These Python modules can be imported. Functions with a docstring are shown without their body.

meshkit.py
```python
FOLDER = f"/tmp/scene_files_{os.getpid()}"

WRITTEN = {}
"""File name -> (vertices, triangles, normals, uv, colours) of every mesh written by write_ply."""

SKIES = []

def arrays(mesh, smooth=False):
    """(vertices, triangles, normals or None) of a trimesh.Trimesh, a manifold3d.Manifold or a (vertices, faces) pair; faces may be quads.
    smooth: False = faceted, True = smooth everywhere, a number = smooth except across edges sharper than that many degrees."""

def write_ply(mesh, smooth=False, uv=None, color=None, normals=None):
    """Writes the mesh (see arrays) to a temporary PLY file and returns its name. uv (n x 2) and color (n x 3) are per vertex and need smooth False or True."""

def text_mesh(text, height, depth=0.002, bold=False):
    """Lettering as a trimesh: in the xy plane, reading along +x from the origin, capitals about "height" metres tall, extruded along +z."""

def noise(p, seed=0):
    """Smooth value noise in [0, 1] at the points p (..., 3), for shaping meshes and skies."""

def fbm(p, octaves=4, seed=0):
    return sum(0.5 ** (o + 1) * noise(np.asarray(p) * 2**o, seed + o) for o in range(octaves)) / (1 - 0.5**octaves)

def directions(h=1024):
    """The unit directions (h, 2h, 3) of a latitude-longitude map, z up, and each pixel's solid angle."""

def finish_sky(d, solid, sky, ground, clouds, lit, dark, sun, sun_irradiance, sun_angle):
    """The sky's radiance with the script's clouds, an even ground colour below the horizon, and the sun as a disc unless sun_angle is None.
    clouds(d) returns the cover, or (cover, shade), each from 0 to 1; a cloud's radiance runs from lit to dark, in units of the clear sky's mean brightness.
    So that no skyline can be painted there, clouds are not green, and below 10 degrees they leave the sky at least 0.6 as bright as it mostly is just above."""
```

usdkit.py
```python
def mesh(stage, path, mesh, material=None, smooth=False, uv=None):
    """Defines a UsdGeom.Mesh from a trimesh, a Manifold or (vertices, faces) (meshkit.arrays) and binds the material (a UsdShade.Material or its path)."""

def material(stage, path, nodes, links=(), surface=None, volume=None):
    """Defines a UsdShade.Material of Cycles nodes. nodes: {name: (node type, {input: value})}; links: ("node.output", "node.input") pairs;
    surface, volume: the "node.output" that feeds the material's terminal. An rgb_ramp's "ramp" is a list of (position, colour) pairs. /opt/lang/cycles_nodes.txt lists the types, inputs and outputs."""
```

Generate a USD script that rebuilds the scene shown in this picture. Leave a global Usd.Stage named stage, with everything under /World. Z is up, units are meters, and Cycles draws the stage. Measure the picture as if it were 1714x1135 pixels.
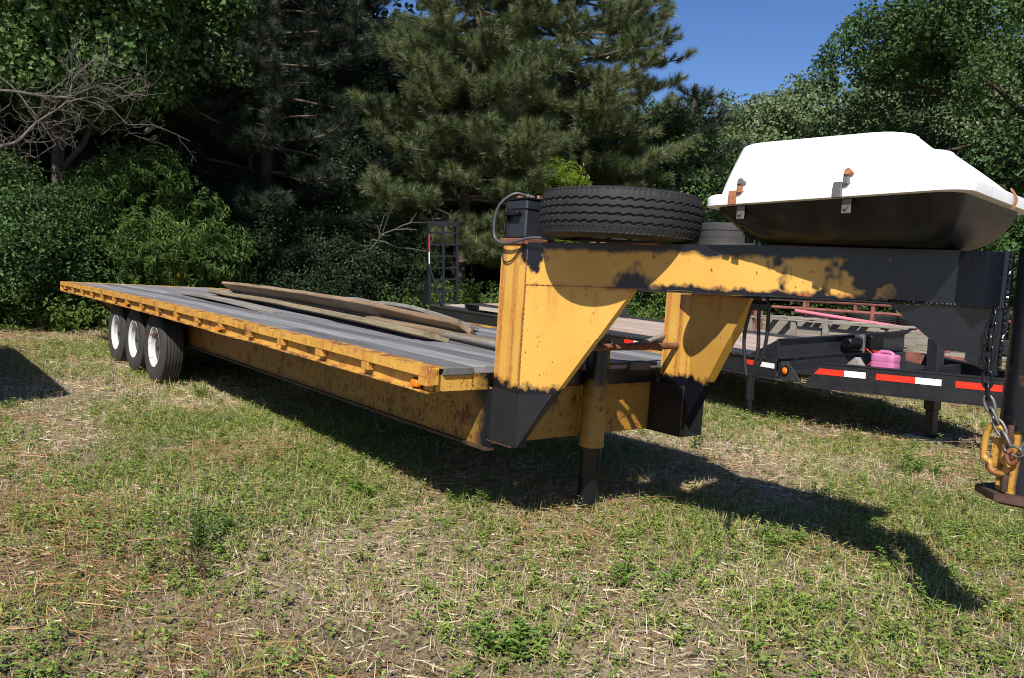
import math, random
import numpy as np, trimesh, usdkit, meshkit
from shapely.geometry import Polygon, Point
from shapely import affinity
from pxr import Usd, UsdGeom, UsdLux, UsdShade, Gf, Sdf, Vt

stage = Usd.Stage.CreateInMemory()
UsdGeom.SetStageUpAxis(stage, 'Z'); UsdGeom.SetStageMetersPerUnit(stage, 1.0)
UsdGeom.Xform.Define(stage, '/World'); UsdGeom.Scope.Define(stage, '/World/Looks')
rng = np.random.default_rng(7); random.seed(7)
H = 0.885            # height of the deck's edge rail above the ground; authored heights are relative to it

# ------------------------------------------------------------------ camera, sky, sun
cam = UsdGeom.Camera.Define(stage, '/World/camera')
Rm = np.array([[0.62652838, 0.77664457, 0.06546296], [0.10058285, 0.00272033, -0.99492497], [-0.77288116, 0.62993318, -0.07641276]])
cpos = np.array([3.4266604, -2.18389224, 0.47503328 + H])
m4 = Gf.Matrix4d(*[float(x) for r in (list(Rm[0]) + [0], list(-Rm[1]) + [0], list(-Rm[2]) + [0], list(cpos) + [1]) for x in r])
cam.AddTransformOp().Set(m4)
cam.CreateHorizontalApertureAttr(36.0); cam.CreateVerticalApertureAttr(36.0 * 679 / 1024); cam.CreateFocalLengthAttr(36.0 * 1321.67 / 1714)
cam.CreateFStopAttr(0.0); cam.CreateClippingRangeAttr(Gf.Vec2f(0.05, 2000)); cam.CreateExposureAttr(0.74)

SUN = np.array([0.380, -0.495, 0.645]); SUN = SUN / np.linalg.norm(SUN)
sun_el = math.asin(SUN[2]); sun_rot = math.atan2(SUN[0], SUN[1])
usdkit.material(stage, '/World/Looks/sky', {
    's': ('sky_texture', {'sky_type': 'single_scattering', 'sun_disc': False, 'sun_elevation': sun_el, 'sun_rotation': sun_rot, 'altitude': 300.0, 'air_density': 1.0, 'aerosol_density': 0.35, 'ozone_density': 2.5}),
    'h': ('hsv', {'hue': 0.514, 'saturation': 1.25, 'value': 1.38, 'fac': 1.0}),
    'b': ('background_shader', {'strength': 0.053})}, [('s.color', 'h.color'), ('h.color', 'b.color')], surface='b.background')
dome = UsdLux.DomeLight.Define(stage, '/World/sky')
UsdShade.MaterialBindingAPI.Apply(dome.GetPrim()).Bind(UsdShade.Material.Get(stage, '/World/Looks/sky'))
dome.GetPrim().SetCustomDataByKey('kind', 'structure')
sun = UsdLux.DistantLight.Define(stage, '/World/sun')
sun.CreateNormalizeAttr(True); sun.CreateIntensityAttr(1.2); sun.CreateAngleAttr(0.5); sun.CreateColorAttr(Gf.Vec3f(1.0, 0.95, 0.87))
zc = SUN; xc = np.cross([0, 0, 1], zc); xc /= np.linalg.norm(xc); yc = np.cross(zc, xc)
sun.AddTransformOp().Set(Gf.Matrix4d(*[float(x) for r in (list(xc) + [0], list(yc) + [0], list(zc) + [0], [0, 0, 20, 1]) for x in r]))

# ------------------------------------------------------------------ scene helpers
LOC, used = {}, {}
def numbered(path):
    k = used.get(path, -1) + 1; used[path] = k
    return path if k == 0 else f'{path}_{k:03d}'
def tag(prim, label=None, cat=None, group=None, kind=None):
    for k, v in (('label', label), ('category', cat), ('group', group), ('kind', kind)):
        if v: prim.SetCustomDataByKey(k, v)
    return prim
def thing(name, label, cat, loc=(0, 0), group=None, kind=None, z=0.0):
    path = numbered('/World/' + name)
    x = UsdGeom.Xform.Define(stage, path); loc = (float(loc[0]), float(loc[1]), float(z))
    x.AddTranslateOp().Set(Gf.Vec3d(*loc)); LOC[path] = np.array(loc)
    tag(x.GetPrim(), label, cat, group, kind); return path
def holder(name, parent):
    path = numbered(parent + '/' + name); UsdGeom.Xform.Define(stage, path); LOC[path] = LOC[parent]; return path
def obj(name, mesh, mat, parent='/World', smooth=False, **t):
    path = numbered(parent + '/' + name); loc = LOC.get(parent, np.zeros(3))
    v, f, n = meshkit.arrays(mesh, smooth)
    v = np.asarray(v, float) + [0, 0, H] - loc
    m = UsdGeom.Mesh.Define(stage, path)
    m.CreatePointsAttr(Vt.Vec3fArray.FromNumpy(v.astype(np.float32)))
    m.CreateFaceVertexCountsAttr(Vt.IntArray.FromNumpy(np.full(len(f), 3, np.int32)))
    m.CreateFaceVertexIndicesAttr(Vt.IntArray.FromNumpy(np.asarray(f).astype(np.int32).ravel()))
    m.CreateSubdivisionSchemeAttr('none')
    if n is not None:
        m.CreateNormalsAttr(Vt.Vec3fArray.FromNumpy(np.asarray(n).astype(np.float32))); m.SetNormalsInterpolation('vertex')
    UsdShade.MaterialBindingAPI.Apply(m.GetPrim()).Bind(mat)
    LOC[path] = loc; tag(m.GetPrim(), **t)
    return path

# ------------------------------------------------------------------ node graphs
class Ref(str): pass
DEF = {'math': 'value', 'noise_texture': 'fac', 'rgb_ramp': 'color', 'mix_color': 'result', 'mapping': 'vector', 'principled_bsdf': 'BSDF', 'bump': 'normal', 'geometry': 'position', 'map_range': 'result',
       'separate_xyz': 'x', 'voronoi_texture': 'distance', 'object_info': 'random', 'translucent_bsdf': 'BSDF', 'mix_closure': 'closure', 'hsv': 'color', 'wave_texture': 'fac', 'combine_xyz': 'vector', 'texture_coordinate': 'object', 'transparent_bsdf': 'BSDF', 'glossy_bsdf': 'BSDF', 'diffuse_bsdf': 'BSDF', 'vector_math': 'vector'}
class Graph:
    def __init__(self): self.nodes, self.links, self.i = {}, [], 0
    def __call__(self, kind, out=None, **kw):
        self.i += 1; name = f'n{self.i}'; vals = {}
        for k, v in kw.items():
            if isinstance(v, Ref): self.links.append((str(v), f'{name}.{k}'))
            else: vals[k] = v
        self.nodes[name] = (kind, vals); return Ref(f'{name}.{out or DEF[kind]}')
    def other(self, ref, out): return Ref(ref.split('.')[0] + '.' + out)
    def m(self, op, a, b=0.0, c=None, clamp=False):
        kw = dict(math_type=op, value1=a, value2=b, use_clamp=clamp)
        if c is not None: kw['value3'] = c
        return self('math', **kw)
    def ramp(self, fac, *stops): return self('rgb_ramp', fac=fac, ramp=list(stops))
    def step(self, v, lo, hi):     # 0..1 between lo and hi
        return self('map_range', value=v, from_min=lo, from_max=hi, to_min=0.0, to_max=1.0, clamp=True)
    def pos(self):
        return self('geometry')
    def noise(self, vec, scale, detail=4, rough=0.55, dist=0.0, off=(0, 0, 0), sc=(1, 1, 1)):
        if tuple(off) != (0, 0, 0) or tuple(sc) != (1, 1, 1): vec = self('mapping', vector=vec, location=tuple(off), scale=tuple(sc))
        return self('noise_texture', vector=vec, scale=scale, detail=float(detail), roughness=rough, distortion=dist)
    def mix(self, fac, a, b): return self('mix_color', fac=fac, a=a, b=b)
    def done(self, name, surf): return usdkit.material(stage, '/World/Looks/' + name, self.nodes, self.links, surface=str(surf))

def plain(name, col, rough=0.6, metal=0.0, spec=0.5, var=0.25, vscale=6.0, bump=0.0, bscale=80.0):
    g = Graph(); p = g.pos(); n = g.noise(p, vscale, 5)
    c = g.ramp(n, (0.25, tuple(x * (1 - var) for x in col)), (0.75, tuple(min(1, x * (1 + var)) for x in col)))
    kw = dict(base_color=c, roughness=rough, metallic=metal, specular_ior_level=spec)
    if bump: kw['normal'] = g('bump', height=g.noise(p, bscale, 4), strength=bump, distance=0.01)
    return g.done(name, g('principled_bsdf', **kw))

YEL, YEL2 = (0.55, 0.315, 0.062), (0.49, 0.262, 0.045)
RUST, DRUST, BLK = (0.26, 0.085, 0.025), (0.055, 0.022, 0.013), (0.0035, 0.0045, 0.0085)
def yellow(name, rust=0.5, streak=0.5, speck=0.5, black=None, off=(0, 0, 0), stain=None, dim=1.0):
    """Old yellow enamel with rust bleeding through it; black(g, p) may give a mask of black overspray, on the web also of painted shade."""
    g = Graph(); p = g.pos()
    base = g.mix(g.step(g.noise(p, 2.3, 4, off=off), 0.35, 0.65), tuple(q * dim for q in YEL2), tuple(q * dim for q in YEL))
    base = g.mix(g.m('multiply', g.step(g.noise(p, 17, 5, off=off), 0.5, 0.75), 0.25), base, (0.45, 0.22, 0.05))
    st = g.step(g.noise(p, 1.0, 5, 0.6, off=off, sc=(17, 17, 0.9)), 0.66 - 0.22 * streak, 0.86 - 0.2 * streak)
    st = g.m('multiply', st, g.step(g.noise(p, 2.1, 2, off=(off[0] + 3, off[1], off[2])), 0.62 - 0.28 * streak, 0.72))
    c = g.mix(g.m('multiply', st, 0.85), base, (0.40, 0.135, 0.030))
    if stain is not None: c = g.mix(stain(g, p), c, g.mix(g.step(g.noise(p, 60, 4), 0.4, 0.65), (0.40, 0.13, 0.028), (0.15, 0.05, 0.02)))
    pa = g.step(g.noise(p, 7.5, 7, 0.68, off=(off[0] + 9, off[1], off[2])), 0.72 - 0.22 * rust, 0.80 - 0.18 * rust)
    c = g.mix(pa, c, g.mix(g.step(g.noise(p, 31, 4), 0.35, 0.7), RUST, DRUST))
    sp = g.step(g.noise(p, 42, 3, 0.6, off=off, sc=(1, 1, 0.45)), 0.80 - 0.2 * speck, 0.84 - 0.19 * speck)
    c = g.mix(g.m('multiply', sp, 0.85), c, DRUST)
    rough = g.m('add', 0.42, g.m('multiply', pa, 0.45))
    dots = g.step(g('voronoi_texture', vector=g('mapping', vector=p, scale=(1, 1, 0.6)), scale=34.0, randomness=1.0), 0.155, 0.09); dots = g.m('multiply', dots, g.step(g.noise(p, 5.5, 3, off=off), 0.56 - 0.12 * speck, 0.60 - 0.12 * speck))
    c = g.mix(g.m('multiply', dots, 0.9), c, (0.16, 0.05, 0.02))
    if black is not None:
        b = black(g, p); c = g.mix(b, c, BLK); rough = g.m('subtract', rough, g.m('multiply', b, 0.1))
    h = g.m('add', g.noise(p, 55, 3), g.m('multiply', pa, 0.8))
    return g.done(name, g('principled_bsdf', base_color=c, roughness=rough, specular_ior_level=0.45, normal=g('bump', height=h, strength=0.18, distance=0.006)))

def xyz(g, p):
    s = g('separate_xyz', vector=p); return s, g.other(s, 'y'), g.other(s, 'z')
def fuzz(g, p, amp=0.05, scale=14.0):
    return g.m('multiply', g.m('subtract', g.noise(p, scale, 4, 0.6), 0.5), amp * 2)

def black_neck(g, p):          # overspray along the top edge, the lower lip and increasingly towards the coupler
    x, y, z = xyz(g, p)
    zf = g.m('add', z, fuzz(g, p, 0.035, 9))
    top = g.step(zf, H + 0.628, H + 0.650)
    bot = g.m('multiply', g.step(g.m('multiply', g.m('add', z, fuzz(g, p, 0.05, 13)), -1.0), -(H + 0.505), -(H + 0.487)), g.step(x, 0.80, 1.0))
    n = g.noise(p, 7.5, 3, 0.55, sc=(1, 1, 0.75))
    more = g.m('add', n, g('map_range', value=x, from_min=1.2, from_max=2.05, to_min=-0.20, to_max=0.11, clamp=True))
    blot = g.step(more, 0.50, 0.57)
    blot = g.m('maximum', g.m('multiply', blot, g.step(x, 1.17, 1.27)), g.step(g.m('add', x, fuzz(g, p, 0.10, 8)), 1.86, 1.92))
    corner = g.step(g.m('add', g('vector_math', 'value', math_type='distance', vector1=p, vector2=(0.33, 0.43, H + 0.60)), fuzz(g, p, 0.10, 12)), 0.10, 0.07)
    knee = g.step(g.m('add', g('vector_math', 'value', math_type='distance', vector1=p, vector2=(0.86, 0.62, H + 0.46)), fuzz(g, p, 0.10, 12)), 0.12, 0.07)
    return g.m('maximum', g.m('maximum', g.m('maximum', top, bot), blot), g.m('maximum', corner, knee))
def black_foot(g, p):
    x, y, z = xyz(g, p)
    zf = g.m('add', z, fuzz(g, p, 0.075, 11))
    low = g.step(zf, H - 0.055, H - 0.085)
    corner = g.step(g.m('add', g('vector_math', 'value', math_type='distance', vector1=p, vector2=(0.315, 0.43, H + 0.62)), fuzz(g, p, 0.07, 12)), 0.09, 0.06)
    return g.m('maximum', low, corner)

def post_stain(g, p):        # rust run-off in vertical bands down the post
    x, y, z = xyz(g, p); out = None
    for c0, w in ((0.112, 0.020), (0.215, 0.026), (0.292, 0.010)):
        d = g.m('absolute', g.m('subtract', g.m('add', x, g.m('multiply', g.m('subtract', g.noise(p, 1.0, 4, sc=(2, 2, 5)), 0.5), 0.03)), c0))
        b = g.m('multiply', g.step(d, w * 1.25, w * 0.3), g.step(g.noise(p, 1.0, 5, 0.65, off=(c0 * 9, 0, 0), sc=(60, 60, 1.6)), 0.30, 0.62)); out = b if out is None else g.m('maximum', out, b)
    return g.m('multiply', out, 1.0)
def seam_stain(g, p):        # rust bleeding from the weld between gusset and neck beam, running down
    x, y, z = xyz(g, p); d = g.m('subtract', g.m('subtract', H + 0.452, z), g.m('multiply', g.m('subtract', x, 0.30), -0.026))
    near = g.m('multiply', g.step(g.m('absolute', g.m('add', d, fuzz(g, p, 0.012, 20))), 0.020, 0.003), g.step(g.noise(p, 9, 4), 0.42, 0.58))
    run = g.m('multiply', g.m('multiply', g.step(d, 0.0, 0.01), g.step(d, 0.22, 0.05)), g.m('multiply', g.step(g.noise(p, 1.0, 4, 0.6, off=(3, 1, 0), sc=(26, 26, 1.0)), 0.54, 0.72), 0.55))
    return g.m('multiply', g.m('maximum', near, run), g.step(x, 0.31, 0.36))
def pocket_stain(g, p):      # rust that has run down at every stake pocket
    x, y, z = xyz(g, p); f = g.m('fraction', g.m('divide', g.m('add', x, g.m('multiply', g.m('subtract', g.noise(p, 11, 3), 0.5), 0.10)), 0.6096)); d = g.m('absolute', g.m('subtract', f, 0.10))
    return g.m('multiply', g.m('multiply', g.step(d, 0.12, 0.03), g.step(g.noise(p, 1.0, 5, 0.7, sc=(40, 40, 6)), 0.42, 0.62)), 0.9)
M = {}
M['neck'] = yellow('neck_paint', 0.12, 0.25, 0.55, black_neck, stain=seam_stain)
M['riser'] = yellow('riser_paint', 0.15, 0.7, 0.5, black_foot, stain=post_stain)
M['gusset'] = yellow('gusset_paint', 0.08, 0.45, 0.55, black_foot, off=(4, 2, 0), stain=seam_stain)
M['rail'] = yellow('rail_paint', 0.75, 1.15, 0.95, off=(1, 7, 0), stain=pocket_stain)
M['railtop'] = yellow('rail_top_paint', 1.25, 0.3, 0.9, off=(2, 7, 3), stain=pocket_stain)
M['web'] = yellow('web_paint', 0.85, 0.9, 1.25, lambda g, p: g.step(g.m('add', xyz(g, p)[0], fuzz(g, p, 0.12, 8)), -0.10, 0.02), off=(5, 5, 0), dim=0.46)  # front end blackened: overspray, and painted shade where sun would slip past the deck
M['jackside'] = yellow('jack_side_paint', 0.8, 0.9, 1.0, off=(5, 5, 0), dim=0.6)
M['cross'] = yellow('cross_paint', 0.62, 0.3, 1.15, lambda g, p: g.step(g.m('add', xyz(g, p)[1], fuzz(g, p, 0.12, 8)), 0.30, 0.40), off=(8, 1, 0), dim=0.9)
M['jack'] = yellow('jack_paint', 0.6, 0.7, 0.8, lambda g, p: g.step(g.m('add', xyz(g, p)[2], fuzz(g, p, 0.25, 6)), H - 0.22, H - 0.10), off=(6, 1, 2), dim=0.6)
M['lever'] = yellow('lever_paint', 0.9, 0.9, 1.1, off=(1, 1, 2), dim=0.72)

def blackpaint(name, rough=0.32, rust=0.25, spat=0.0, dust=0.15):
    g = Graph(); p = g.pos()
    c = g.mix(g.m('multiply', g.noise(p, 9, 5), dust), BLK, (0.09, 0.085, 0.08))
    r = g.step(g.noise(p, 6.5, 6, 0.65), 0.74 - 0.25 * rust, 0.84 - 0.2 * rust)
    c = g.mix(g.m('multiply', r, 0.7), c, (0.13, 0.052, 0.022))
    if spat:
        v = g('voronoi_texture', vector=p, scale=70.0, randomness=1.0)
        s = g.m('multiply', g.step(v, 0.17, 0.10), g.step(g.noise(p, 8, 3), 0.62 - 0.2 * spat, 0.7))
        c = g.mix(g.m('multiply', s, 0.6), c, (0.35, 0.34, 0.33))
    b = g('bump', height=g.m('add', g.noise(p, 38, 5), g.m('multiply', g.noise(p, 160, 2), 0.4)), strength=0.35, distance=0.006)
    return g.done(name, g('principled_bsdf', base_color=c, roughness=g.m('add', rough, g.m('multiply', r, 0.35)), specular_ior_level=0.5, normal=b))
M['black'] = blackpaint('black_paint', 0.38, 0.1)
M['blackplate'] = blackpaint('black_coupler_paint', 0.20, 0.30, dust=0.06)
M['blacktrailer'] = blackpaint('black_trailer_paint', 0.42, 0.0, 0.9, 0.25)
M['tread'] = plain('tread_plate', (0.05, 0.05, 0.055), 0.4, 0.3, 0.5, 0.5, 30, 0.6, 120)
M['darkrust'] = plain('dark_rust', (0.055, 0.030, 0.022), 0.6, 0, 0.4, 0.6, 14, 0.4, 60)
M['rustpipe'] = plain('rusty_pipe', (0.15, 0.06, 0.032), 0.8, 0, 0.3, 0.6, 14, 0.4, 60)
M['rustrail'] = plain('faded_red_rail', (0.20, 0.075, 0.055), 0.75, 0, 0.3, 0.5, 9, 0.3, 60)
M['pinkbar'] = plain('faded_pink_paint', (0.62, 0.16, 0.20), 0.5, 0, 0.4, 0.3, 6)
M['pinkcan'] = plain('sun_faded_can', (0.44, 0.13, 0.26), 0.5, 0, 0.4, 0.12, 8)
M['redtape'] = plain('red_tape', (0.72, 0.035, 0.018), 0.3, 0, 0.5, 0.06, 40)
M['whitetape'] = plain('white_tape', (0.78, 0.78, 0.78), 0.3, 0, 0.5, 0.06, 40)
M['amber'] = plain('amber_lens', (0.75, 0.16, 0.008), 0.2, 0, 0.6, 0.12, 40)
M['redlens'] = plain('red_lens', (0.42, 0.03, 0.012), 0.25, 0, 0.6, 0.1, 40)
M['whiterim'] = plain('white_wheel_paint', (0.52, 0.53, 0.545), 0.45, 0, 0.4, 0.16, 14)
g = Graph(); p = g.pos(); c = g.mix(g.step(g.noise(p, 13, 6, 0.65), 0.52, 0.58), (0.50, 0.50, 0.505), (0.30, 0.13, 0.06))
M['rustrim'] = g.done('chipped_wheel_paint', g('principled_bsdf', base_color=c, roughness=0.5))
M['hub'] = plain('wheel_hub', (0.035, 0.033, 0.032), 0.5, 0.3)
def rubber(name, col=(0.0065, 0.0065, 0.007), dust=0.22):
    g = Graph(); p = g.pos()
    c = g.mix(g.m('multiply', g.noise(p, 11, 6, 0.65), dust), col, (0.085, 0.078, 0.070))
    sp = g.step(g.noise(p, 70, 2), 0.76, 0.79); c = g.mix(g.m('multiply', sp, 0.4), c, (0.3, 0.3, 0.3))
    return g.done(name, g('principled_bsdf', base_color=c, roughness=0.72, specular_ior_level=0.35, normal=g('bump', height=g.noise(p, 130, 3), strength=0.2, distance=0.004)))
M['tyre'] = rubber('tyre_rubber'); M['roadtyre'] = rubber('dusty_tyre_rubber', (0.013, 0.0125, 0.012), 0.55); M['greyrubber'] = rubber('weathered_grey_rubber', (0.022, 0.023, 0.026), 0.6)
M['steel'] = plain('galvanised_steel', (0.16, 0.15, 0.14), 0.55, 0.6, 0.5, 0.3, 30, 0.2)
M['rustylatch'] = plain('rusty_latch', (0.30, 0.12, 0.06), 0.7, 0.2, 0.4, 0.5, 60, 0.3)
M['plasticblack'] = plain('black_plastic', (0.005, 0.005, 0.0055), 0.40, 0, 0.3, 0.2, 9, 0.15, 200)
M['batteryplastic'] = plain('grey_black_plastic', (0.016, 0.018, 0.024), 0.45, 0, 0.5, 0.25, 9, 0.2, 300)
M['cable'] = plain('cable_sheath', (0.008, 0.008, 0.009), 0.5, 0, 0.5, 0.2, 20)
M['greycable'] = plain('grey_cable_sheath', (0.06, 0.06, 0.068), 0.45, 0, 0.5, 0.2, 20)
g = Graph(); p = g.pos(); c = g.ramp(g.noise(p, 5, 4), (0.3, (0.70, 0.70, 0.70)), (0.7, (0.74, 0.74, 0.745)))
c = g.mix(g.m('multiply', g.step(g.noise(p, 1.0, 5, 0.65, sc=(22, 22, 3)), 0.52, 0.75), 0.5), c, (0.42, 0.41, 0.38)); c = g.mix(g.m('multiply', g.step(g.noise(p, 40, 4), 0.66, 0.72), 0.6), c, (0.3, 0.28, 0.25))
M['lid'] = g.done('white_box_plastic', g('principled_bsdf', base_color=c, roughness=0.35, specular_ior_level=0.45))

def timber(name, a, b, dark, off=0.0, axis=0, rough=0.85):
    """Weathered timber, grain along x (axis 0)."""
    g = Graph(); p = g.pos(); s1, s2 = [38.0] * 3, [9.0] * 3; s1[axis], s2[axis] = 1.6, 0.8
    gr = g.noise(p, 1.0, 6, 0.65, 0.6, off=(off, off * 2, 0), sc=tuple(s1)); big = g.noise(p, 1.0, 3, 0.5, off=(off * 3, off, 1), sc=tuple(s2))
    c = g.mix(g.step(big, 0.3, 0.7), a, b)
    c = g.mix(g.m('multiply', g.step(gr, 0.50, 0.30), 0.55), c, dark)
    c = g.mix(g.m('multiply', g.step(g.noise(p, 3.1, 5, off=(off, 0, 0)), 0.55, 0.75), 0.35), c, tuple(min(1, x * 1.7) for x in a))
    s3 = [130.0] * 3; s3[axis] = 2.2; ck = g.step(g.noise(p, 1.0, 3, 0.6, 0.3, off=(off, 1, 2), sc=tuple(s3)), 0.40, 0.33); c = g.mix(g.m('multiply', ck, 0.6), c, tuple(x * 0.6 for x in dark))
    return g.done(name, g('principled_bsdf', base_color=c, roughness=rough, specular_ior_level=0.25, normal=g('bump', height=gr, strength=0.6, distance=0.006)))
M['deck'] = [timber(f'deck_timber_{w}', a, b, (0.05, 0.048, 0.047), o) for w, a, b, o in (('grey', (0.115, 0.113, 0.117), (0.20, 0.197, 0.206), 1.3), ('pale', (0.15, 0.148, 0.152), (0.26, 0.257, 0.266), 4.1), ('dark', (0.08, 0.078, 0.08), (0.14, 0.138, 0.142), 7.7))]
M['lumber'] = [timber(f'lumber_{w}', a, b, (0.06, 0.045, 0.03), o) for w, a, b, o in (('brown', (0.15, 0.100, 0.058), (0.25, 0.178, 0.112), 2.2), ('olive', (0.16, 0.128, 0.078), (0.235, 0.192, 0.122), 5.2), ('greyish', (0.15, 0.135, 0.115), (0.235, 0.22, 0.20), 8.2))]
M['bdeck'] = [timber(f'pale_deck_timber_{w}', a, b, (0.14, 0.10, 0.08), o) for w, a, b, o in (('pink', (0.28, 0.20, 0.165), (0.37, 0.29, 0.245), 3.3), ('sand', (0.30, 0.25, 0.20), (0.39, 0.33, 0.28), 6.4))]
M['pallet'] = timber('pallet_timber', (0.18, 0.16, 0.125), (0.28, 0.25, 0.205), (0.07, 0.06, 0.05), 11.0)
M['concrete'] = plain('concrete_block', (0.24, 0.22, 0.20), 0.9, 0, 0.2, 0.3, 20, 0.5, 90)

# ------------------------------------------------------------------ mesh helpers (heights relative to the deck rail)
def cat(*ms):
    ms = [m for m in ms if m is not None]
    return trimesh.util.concatenate(ms)
def cbox(x0, x1, y0, y1, z0, z1, c=0.004):
    """Box with chamfered edges."""
    c = min(c, (x1 - x0) / 3, (y1 - y0) / 3, (z1 - z0) / 3); pts = []
    for x, sx in ((x0, 1), (x1, -1)):
        for y, sy in ((y0, 1), (y1, -1)):
            for z, sz in ((z0, 1), (z1, -1)):
                pts += [(x + sx * c, y + sy * c, z), (x + sx * c, y, z + sz * c), (x, y + sy * c, z + sz * c)]
    return trimesh.convex.convex_hull(np.array(pts))
def frame_of(p0, p1, up=(0, 0, 1)):
    p0, p1 = np.array(p0, float), np.array(p1, float); d = p1 - p0; L = np.linalg.norm(d); d /= L
    u = np.array(up, float); s = np.cross(u, d); s /= np.linalg.norm(s); u = np.cross(d, s)
    T = np.eye(4); T[:3, 0], T[:3, 1], T[:3, 2], T[:3, 3] = d, s, u, p0
    return T, L
def bar(p0, p1, w, h, up=(0, 0, 1), c=0.003):
    T, L = frame_of(p0, p1, up); m = cbox(0, L, -w / 2, w / 2, -h / 2, h / 2, c); m.apply_transform(T); return m
def cyl(p0, p1, r, n=24, r1=None):
    T, L = frame_of(p0, p1, (0, 0, 1) if abs(np.array(p1)[2] - np.array(p0)[2]) < 0.9 * np.linalg.norm(np.array(p1) - np.array(p0)) else (1, 0, 0))
    a = np.arange(n) * 2 * np.pi / n; r1 = r if r1 is None else r1
    ring = lambda x, q: np.c_[np.full(n, x), q * np.cos(a), q * np.sin(a)]
    v = np.vstack([ring(0, r), ring(L, r1), [[0, 0, 0], [L, 0, 0]]]); i = np.arange(n); j = (i + 1) % n
    f = np.vstack([np.c_[i, i + n, j + n], np.c_[i, j + n, j], np.c_[np.full(n, 2 * n), i, j], np.c_[np.full(n, 2 * n + 1), j + n, i + n]])
    m = trimesh.Trimesh(v, f, process=False); m.fix_normals(); m.apply_transform(T); return m
def tube(pts, r, n=8, closed=False):
    p = np.array(pts, float); r = np.broadcast_to(r, len(p)).astype(float)
    if closed: t = np.roll(p, -1, 0) - np.roll(p, 1, 0)
    else: t = np.gradient(p, axis=0)
    t /= np.linalg.norm(t, axis=1, keepdims=True) + 1e-12
    ref = np.array([0.31, 0.17, 0.93]); a = np.cross(t, ref); a /= np.linalg.norm(a, axis=1, keepdims=True) + 1e-12; b = np.cross(t, a)
    an = np.arange(n) * 2 * np.pi / n
    v = p[:, None] + r[:, None, None] * (np.cos(an)[None, :, None] * a[:, None] + np.sin(an)[None, :, None] * b[:, None])
    k = len(p) if closed else len(p) - 1
    i, j = np.meshgrid(np.arange(k), np.arange(n), indexing='ij'); i2 = (i + 1) % len(p); j2 = (j + 1) % n
    q = np.stack([i * n + j, i2 * n + j, i2 * n + j2, i * n + j2], -1).reshape(-1, 4)
    f = np.vstack([q[:, [0, 1, 2]], q[:, [0, 2, 3]]])[:, ::-1]
    return trimesh.Trimesh(v.reshape(-1, 3), f, process=False)
def smoothline(pts, n=8):
    """Catmull-Rom through the points."""
    p = np.array(pts, float); p = np.vstack([2 * p[0] - p[1], p, 2 * p[-1] - p[-2]]); out = []
    for i in range(1, len(p) - 2):
        for t in np.linspace(0, 1, n, endpoint=False):
            out.append(0.5 * (2 * p[i] + (p[i + 1] - p[i - 1]) * t + (2 * p[i - 1] - 5 * p[i] + 4 * p[i + 1] - p[i + 2]) * t * t + (3 * p[i] - p[i - 1] - 3 * p[i + 1] + p[i + 2]) * t ** 3))
    return np.array(out + [p[-2]])
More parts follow.
